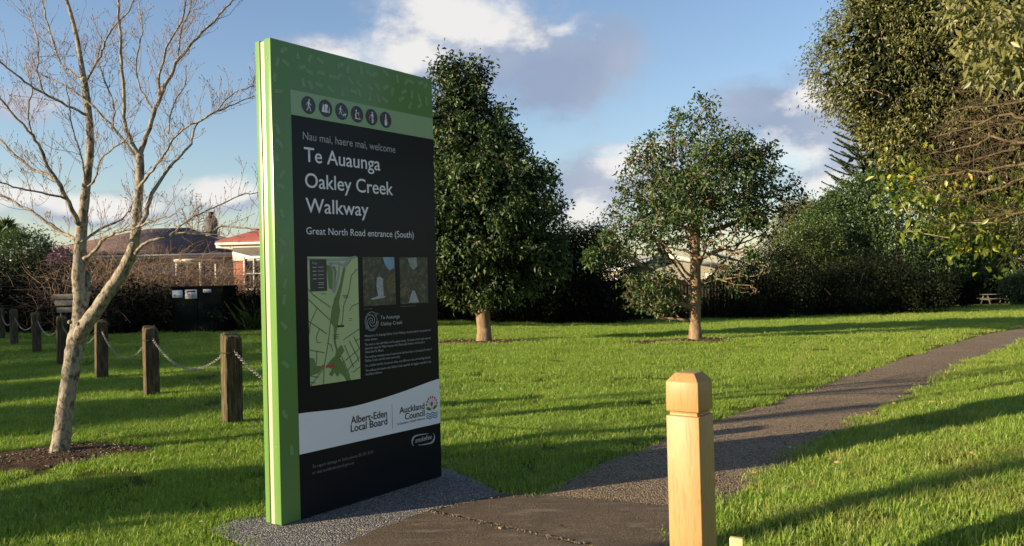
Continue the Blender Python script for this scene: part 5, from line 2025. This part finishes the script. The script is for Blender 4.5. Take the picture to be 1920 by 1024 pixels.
def picnic_table():
    Y = 60.0
    b = ground(1866, 567, -1.26)
    b = np.array([at(1866, 567, Y)[0], Y, gz(at(1866, 567, Y)[0], Y)])
    e = empty('picnic_table', b, 'weathered picnic table in deep shade at the far right end of the lawn', 'picnic table')
    m = flat('table_wood', (0.085, 0.078, 0.062), rough=0.8, wear=0.3, scale=8)
    for k in range(5):
        MB().box(b + (0, -0.3 + 0.15 * k, 0.74), (1.85, 0.14, 0.045)).build('tabletop_board', m, e, b)
    for s in (-1, 1):
        for k in range(2):
            MB().box(b + (0, s * (0.66 + 0.13 * k), 0.44), (1.85, 0.12, 0.045)).build('bench_board', m, e, b)
    for s in (-1, 1):
        for t in (-1, 1):
            P0, P1 = b + (s * 0.68, t * 0.62, 0), b + (s * 0.68, t * 0.22, 0.72)
            MB().tube([P0, P1], 0.055, 4).build('leg', m, e, b)
        MB().box(b + (s * 0.70, 0, 0.39), (0.05, 1.6, 0.1)).build('cross_rail', m, e, b)


picnic_table()

# ------------------------------------------------------------------ unseen trees added off to the left to cast shade across the lawn


def shade_tree(i, x, y, h, r, leafy, label):
    base = p3(x, y, 0)
    if leafy:
        blob_plant('street_tree', label, 'tree', base, [(x, y, h * 0.6, r, r, h * 0.42), (x, y + r * 0.4, h * 0.45, r, r, h * 0.4)], 1100, 12, 0.22, 0.11, LEAF_DARK, stem=0.2, shell=0.6, group='street trees beyond the left edge', spread=0.2)
    else:
        e = empty('street_tree', base, label, 'tree', 'street trees beyond the left edge')
        mb = MB()
        mb.tube([base, base + (0.05, 0, h * 0.5), base + (0, 0.1, h)], [0.06 + r, 0.04 + r * 0.8, 0.04], 8)
        for k in range(9):
            z = h * RNG.uniform(0.4, 0.95)
            d = unit(RNG.normal(0, 1, 3) * (1, 1, 0.2) + (0, 0, 0.8))
            mb.tube([base + (0, 0, z), base + (0, 0, z) + d * 0.5, base + (0, 0, z) + d * 0.9 + (0, 0, 0.3)], [0.04, 0.025, 0.01], 5)
        mb.build('trunk', BARK_TAN, e, base, smooth=True)


def sx(s, x):
    """point on the street at x whose shadow line has offset s"""
    return x, (s + SH[1] * x) / SH[0]


for i, (s, x, h, r, leafy) in enumerate([
        (11.1, -22, 5.5, 1.1, True), (14.1, -23, 5.6, 1.1, True), (17.5, -24, 5.6, 1.45, True), (20.8, -27, 6.6, 2.4, True), (24.8, -29, 6.8, 2.3, True),
        (28.6, -31, 7.3, 1.7, True), (32.5, -33, 6.2, 2.0, True), (6.45, -11, 2.95, 0.15, True),
        (3.9, -14, 9.0, 0.12, False), (7.1, -12, 8.0, 0.09, False), (9.05, -18, 6.2, 0.03, False)]):
    xx, yy = sx(s, x)
    names_ = ['slim leafy tree left of the picture, nearest the camera of its row', 'slim leafy tree left of the picture, second of its row', 'leafy tree left of the picture, third of its row', 'broad leafy tree left of the picture, fourth of its row', 'broad leafy tree left of the picture, fifth of its row', 'tallest broad leafy tree left of the picture, shading the cabinet', 'broad leafy tree left of the picture, farthest of its row', 'very slim low conifer like tree left of the camera', 'tall thick trunked leafless tree behind the camera on the left', 'tall leafless tree left of the camera with a slimmer trunk', 'thin young leafless tree left of the picture']
    shade_tree(i, xx, yy, h, r, leafy, names_[i])

# ------------------------------------------------------------------ grass
M = Mat('grass_blade', rough=0.5, spec=0.35)
c = M.ramp(M.attr('rnd'), [(0, (0.090, 0.160, 0.022)), (0.5, (0.172, 0.285, 0.040)), (0.88, (0.28, 0.38, 0.065)), (1, (0.42, 0.38, 0.14))])
pz = M.pos()
big = M.noise(pz, 0.5, 4)
c = M.mix(M.ramp(big, [(0.35, (0, 0, 0)), (0.75, (0.6,) * 3)]), c, (0.21, 0.29, 0.040))
c = M.mix(M.ramp(M.noise(pz, 1.7, 5, 0.7), [(0.52, (0, 0, 0)), (0.70, (0.6,) * 3)]), c, (0.075, 0.13, 0.02))
sepn = M.node('ShaderNodeSeparateXYZ')
M.nt.links.new(pz, sepn.inputs[0])
# the trodden verge right of the path is yellower
dry = M.math('MULTIPLY', M.ramp(M.noise(pz, 2.2, 5), [(0.48, (0, 0, 0)), (0.66, (0.55,) * 3)]), M.math('GREATER_THAN', M.math('SUBTRACT', sepn.outputs[0], M.math('MULTIPLY', sepn.outputs[1], 0.40)), -0.9))
c = M.mix(dry, c, (0.30, 0.29, 0.09))
M.set(color=c)
t = M.node('ShaderNodeBsdfTranslucent')
M.nt.links.new(M.mix(1.0, c, (1.3, 1.5, 0.6), 'MULTIPLY'), t.inputs['Color'])
ms = M.node('ShaderNodeMixShader')
ms.inputs[0].default_value = 0.35
M.nt.links.new(M.p.outputs[0], ms.inputs[1])
M.nt.links.new(t.outputs[0], ms.inputs[2])
M.nt.links.new(ms.outputs[0], M.out.inputs[0])
GRASSM = M.m


def blade_patch(rng, R, n, hmin, hmax, w):
    a, r = rng.uniform(0, 2 * math.pi, n), R * np.sqrt(rng.random(n))
    P = np.stack([r * np.cos(a), r * np.sin(a), np.full(n, -0.01)], -1)
    h = rng.uniform(hmin, hmax, n) * np.where(rng.random(n) < 0.06, 1.5, 1)
    la = rng.uniform(0, 2 * math.pi, n)
    lean = h * rng.uniform(0.1, 0.9, n)
    ld = np.stack([np.cos(la), np.sin(la), 0 * la], -1)
    wa = la + math.pi / 2 + rng.normal(0, 0.6, n)
    wd = np.stack([np.cos(wa), np.sin(wa), 0 * wa], -1) * (w * rng.uniform(0.6, 1.2, n) / 2)[:, None]
    z = np.array([0, 0, 1.0])
    m1 = P + ld * (lean * 0.3)[:, None] + z * (h * 0.6)[:, None]
    tp = P + ld * lean[:, None] + z * (h * rng.uniform(0.75, 1, n))[:, None]
    V = np.stack([P - wd, P + wd, m1 + wd * 0.8, m1 - wd * 0.8, tp], 1).reshape(-1, 3)
    k = np.arange(n)[:, None] * 5
    return V, (k + np.array([0, 1, 2, 3])), (k + np.array([3, 2, 4])), rng.random(n)


def build_grass():
    rng = np.random.default_rng(21)
    protos = []
    for i in range(4):
        V, Q, Tt, rr = blade_patch(rng, 0.17, 300, 0.022, 0.062, 0.0052)
        mb = MB()
        mb.add(V, Q, rr)
        mb.T.append(Tt)
        mb.ta.append(rr)
        o = mb.build('grass_patch', GRASSM)
        COL.objects.unlink(o)
        protos.append(o)
    pts, scl, idx = [], [], []

    def scatter(r0, r1, dens, sc, amin=-0.80, amax=0.80):
        area = 0.5 * (amax - amin) * (r1 ** 2 - r0 ** 2)
        n = int(area * dens)
        r = np.sqrt(rng.uniform(r0 ** 2, r1 ** 2, n))
        a = rng.uniform(amin, amax, n)
        X, Y = r * np.sin(a), r * np.cos(a)
        k = lawn_mask(X, Y, 0.07 + 0.24 * (sc - 1))
        X, Y = X[k], Y[k]
        s = sc * rng.uniform(0.75, 1.2, len(X))
        pts.append(np.stack([X, Y, T(X, Y)], -1))
        scl.append(s)
    scatter(2.0, 6.5, 55, 1.0)
    scatter(6.5, 11, 46, 1.05)
    scatter(11, 18, 26, 1.25)
    scatter(18, 30, 11, 1.7)
    scatter(30, 62, 3.2, 2.4)
    P, s = np.concatenate(pts), np.concatenate(scl)
    me = bpy.data.meshes.new('grass')
    me.vertices.add(len(P))
    me.vertices.foreach_set('co', P.ravel())
    for nm, arr in (('s', s), ('rot', rng.uniform(0, 6.283, len(P)))):
        a = me.attributes.new(nm, 'FLOAT', 'POINT')
        a.data.foreach_set('value', arr.astype(np.float32))
    a = me.attributes.new('idx', 'INT', 'POINT')
    a.data.foreach_set('value', rng.integers(0, 4, len(P)).astype(np.int32))
    me.materials.append(GRASSM)
    o = bpy.data.objects.new('grass', me)
    COL.objects.link(o)
    tag(o, 'short green lawn grass', 'grass', kind='stuff')
    g = bpy.data.node_groups.new('grass_scatter', 'GeometryNodeTree')
    g.interface.new_socket('Geometry', in_out='INPUT', socket_type='NodeSocketGeometry')
    g.interface.new_socket('Geometry', in_out='OUTPUT', socket_type='NodeSocketGeometry')
    N, L = g.nodes.new, g.links.new
    gi, go = N('NodeGroupInput'), N('NodeGroupOutput')
    iop = N('GeometryNodeInstanceOnPoints')
    L(gi.outputs[0], iop.inputs['Points'])
    gt = N('GeometryNodeGeometryToInstance')
    for pr in protos:
        oi = N('GeometryNodeObjectInfo')
        oi.inputs['Object'].default_value = pr
        oi.inputs['As Instance'].default_value = True
        L(oi.outputs['Geometry'], gt.inputs[0])
    L(gt.outputs[0], iop.inputs['Instance'])
    iop.inputs['Pick Instance'].default_value = True

    def na(nm, t):
        n = N('GeometryNodeInputNamedAttribute')
        n.data_type = t
        n.inputs[0].default_value = nm
        return n.outputs[0]
    L(na('idx', 'INT'), iop.inputs['Instance Index'])
    cx = N('ShaderNodeCombineXYZ')
    L(na('rot', 'FLOAT'), cx.inputs[2])
    L(cx.outputs[0], iop.inputs['Rotation'])
    L(na('s', 'FLOAT'), iop.inputs['Scale'])
    L(iop.outputs[0], go.inputs[0])
    md = o.modifiers.new('scatter', 'NODES')
    md.node_group = g
    print('grass patches', len(P))


build_grass()

# ------------------------------------------------------------------ soil, chips, fallen leaves, daisies


def small_stuff():
    rng = np.random.default_rng(9)
    soil = Mat('dug_soil', rough=1.0, spec=0.05)
    v = soil.pos()
    soil.set(color=soil.ramp(soil.noise(v, 30, 5), [(0.3, (0.030, 0.020, 0.013)), (0.6, (0.085, 0.058, 0.038)), (0.8, (0.15, 0.105, 0.07))]))
    soil.bump(soil.noise(v, 40, 5), 1.0, 0.03)
    CH = Mat('bark_chips', rough=0.85, spec=0.15)
    CH.set(color=CH.ramp(CH.attr('rnd'), [(0, (0.035, 0.024, 0.017)), (0.5, (0.095, 0.066, 0.045)), (0.85, (0.20, 0.15, 0.105)), (1, (0.32, 0.26, 0.19))]))
    mb, mc_ = MB(), MB()
    for i, (cx, cy, rx_, ry_) in enumerate(MULCH):
        n = 28
        rings = 5
        V = [(cx, cy, gz(cx, cy) + 0.035)]
        for k in range(1, rings + 1):
            f = k / rings
            for j in range(n):
                a = 2 * math.pi * j / n
                kk = (1 + 0.16 * math.sin(3 * a + i) + 0.10 * math.sin(7 * a + 2 * i)) * 1.06
                x, y = cx + rx_ * f * kk * math.cos(a), cy + ry_ * f * kk * math.sin(a)
                V.append((x, y, gz(x, y) + 0.004 + 0.001 * i + 0.035 * (1 - f ** 2) + rng.uniform(0, 0.012) * (f < 0.95)))
        mb.add(V, [(0, 1 + j, 1 + (j + 1) % n) for j in range(n)])
        mb.n = mb.n
        F = []
        b0 = 0
        for k in range(rings - 1):
            for j in range(n):
                a, b = 1 + k * n + j, 1 + k * n + (j + 1) % n
                F.append((a, a + n, b + n, b))
        mb.Q.append(np.array(F) + mb.n - len(V))
        mb.qa.append(np.zeros(len(F)))
        m = int(900 * rx_ * ry_ / (0.6 * 0.55)) if i < 4 else 1300
        m = min(m, 1500)
        sz = 0.024 if i < 4 else 0.05
        a, r = rng.uniform(0, 2 * math.pi, m), np.sqrt(rng.random(m)) * 1.02
        X, Y = cx + rx_ * r * np.cos(a), cy + ry_ * r * np.sin(a)
        Z = T(X, Y) + 0.035 * (1 - np.minimum(r, 1) ** 2) + 0.008
        ln = sz * rng.uniform(0.5, 1.5, m)
        wd = ln * rng.uniform(0.3, 0.7, m)
        D = unit(rng.normal(0, 1, (m, 3)) * (1, 1, 0.5))
        S_ = unit(np.cross(D, rng.normal(0, 1, (m, 3)) * 0.7 + (0, 0, 1)))
        U = np.cross(S_, D)
        C = np.stack([X, Y, Z], -1)
        a_, b_, t_ = D * ln[:, None] / 2, S_ * wd[:, None] / 2, U * (wd * 0.3)[:, None]
        V = np.stack([C - a_ - b_ * .6, C + a_ * .8 - b_, C + a_ + b_ * .5, C - a_ * .7 + b_, C - a_ - b_ * .6 + t_, C + a_ * .8 - b_ + t_, C + a_ + b_ * .5 + t_, C - a_ * .7 + b_ + t_], 1).reshape(-1, 3)
        k = np.arange(m)[:, None, None] * 8
        F = (k + np.array([(4, 5, 6, 7), (0, 1, 5, 4), (1, 2, 6, 5), (2, 3, 7, 6), (3, 0, 4, 7)])[None]).reshape(-1, 4)
        mc_.add(V, F, np.repeat(rng.random(m), 5))
    o = mb.build('soil', soil.m)
    tag(o, kind='structure')
    o = mc_.build('bark_mulch', CH.m)
    tag(o, 'brown bark chips round the tree trunks', 'mulch', kind='stuff')
    # fallen leaves and husks
    FL = Mat('fallen_leaf', rough=0.6)
    FL.set(color=FL.ramp(FL.attr('rnd'), [(0, (0.18, 0.10, 0.045)), (0.4, (0.28, 0.18, 0.07)), (0.7, (0.30, 0.28, 0.08)), (1, (0.16, 0.10, 0.05))]))
    P = []
    for x, y in [(1560, 700), (1590, 805), (1600, 800), (1565, 905), (1560, 890), (1530, 935), (1860, 715), (1880, 805), (1760, 840), (1820, 890), (1835, 888), (1680, 950), (1672, 940), (1825, 960), (1830, 930), (1240, 748), (1250, 752), (1205, 825), (1085, 910), (1100, 905), (1195, 910), (1740, 772), (1720, 716), (830, 700), (880, 700), (930, 1000), (1010, 1000), (870, 940), (175, 770), (355, 830), (300, 700), (690, 998), (700, 970)]:
        q = ground(x, y)
        for k in range(1 if x % 2 else 2):
            P.append((q[0] + rng.normal(0, 0.06), q[1] + rng.normal(0, 0.06)))
    for k in range(70):
        r = math.sqrt(rng.uniform(16, 600))
        a = rng.uniform(-0.6, 0.65)
        P.append((r * math.sin(a), r * math.cos(a)))
    for k in range(50):
        t = rng.random()
        q = PATH_R[3] * (1 - t) + PATH_R[7] * t
        P.append((q[0] + rng.normal(0, 0.12), q[1] + rng.normal(0, 0.12)))
    P = np.array(P)
    m = len(P)
    mask = lawn_mask(P[:, 0], P[:, 1], 0.0)
    C = np.c_[P, T(P[:, 0], P[:, 1]) + np.where(mask, 0.045, 0.030)]
    mb = MB()
    add_leaves(mb, C, np.c_[rng.normal(0, 1, (m, 2)), np.zeros(m) + 0.15], rng.uniform(0.02, 0.05, m), rng.uniform(0.012, 0.025, m), rnd=rng.random(m))
    o = mb.build('fallen_leaves', FL.m)
    tag(o, 'scattered brown and yellow fallen leaves', 'leaves', kind='stuff')
    # daisies
    mb = MB()
    for k in range(230):
        r = math.sqrt(rng.uniform(20, 900))
        a = rng.uniform(-0.62, 0.62)
        x, y = r * math.sin(a), r * math.cos(a)
        if not lawn_mask(np.array([x]), np.array([y]), 0.05)[0]:
            continue
        z = gz(x, y) + 0.06
        t = np.linspace(0, 2 * math.pi, 9)[:-1]
        rr = rng.uniform(0.006, 0.011)
        mb.poly([(x + rr * math.cos(q), y + rr * math.sin(q), z + rng.normal(0, 0.002)) for q in t])
    o = mb.build('daisies', flat('daisy_white', (0.75, 0.75, 0.68), rough=0.6))
    tag(o, 'tiny white daisies dotted over the lawn', 'flowers', kind='stuff')
    # loose chips on path joints
    mb = MB()
    for (a, b, n, sg_) in (((-0.59, 5.34), (0.4, 4.56), 130, 0.015), ((0.0, 5.7), (1.2, 5.28), 60, 0.03), ((-0.59, 5.34), (0.0, 5.72), 40, 0.02)):
        for k in range(n):
            t = rng.random()
            x, y = a[0] * (1 - t) + b[0] * t + rng.normal(0, sg_), a[1] * (1 - t) + b[1] * t + rng.normal(0, sg_)
            s = rng.uniform(0.004, 0.012)
            mb.box((x, y, 0.026 + s * 0.3), (s, s * 0.8, s * 0.6), jitter=s * 0.12)
    L, R = PATH_L[1:7], PATH_R[3:8]
    for k in range(900):
        t, u = rng.random() ** 1.5, rng.random()
        l, r_ = np.array([0.2, 5.9]) * (1 - t) + np.array([5.2, 12.4]) * t, np.array([1.35, 5.5]) * (1 - t) + np.array([6.4, 12.1]) * t
        q = l * (1 - u) + r_ * u
        s = rng.uniform(0.006, 0.014)
        mb.box((q[0], q[1], 0.016 + s * 0.2), (s, s * 0.8, s * 0.6), jitter=s * 0.15)
    o = mb.build('loose_stones', flat('loose_stone', (0.13, 0.11, 0.09), rough=0.8, wear=0.5, scale=40))
    tag(o, 'loose stone chips on the path surface', 'gravel', kind='stuff')


small_stuff()
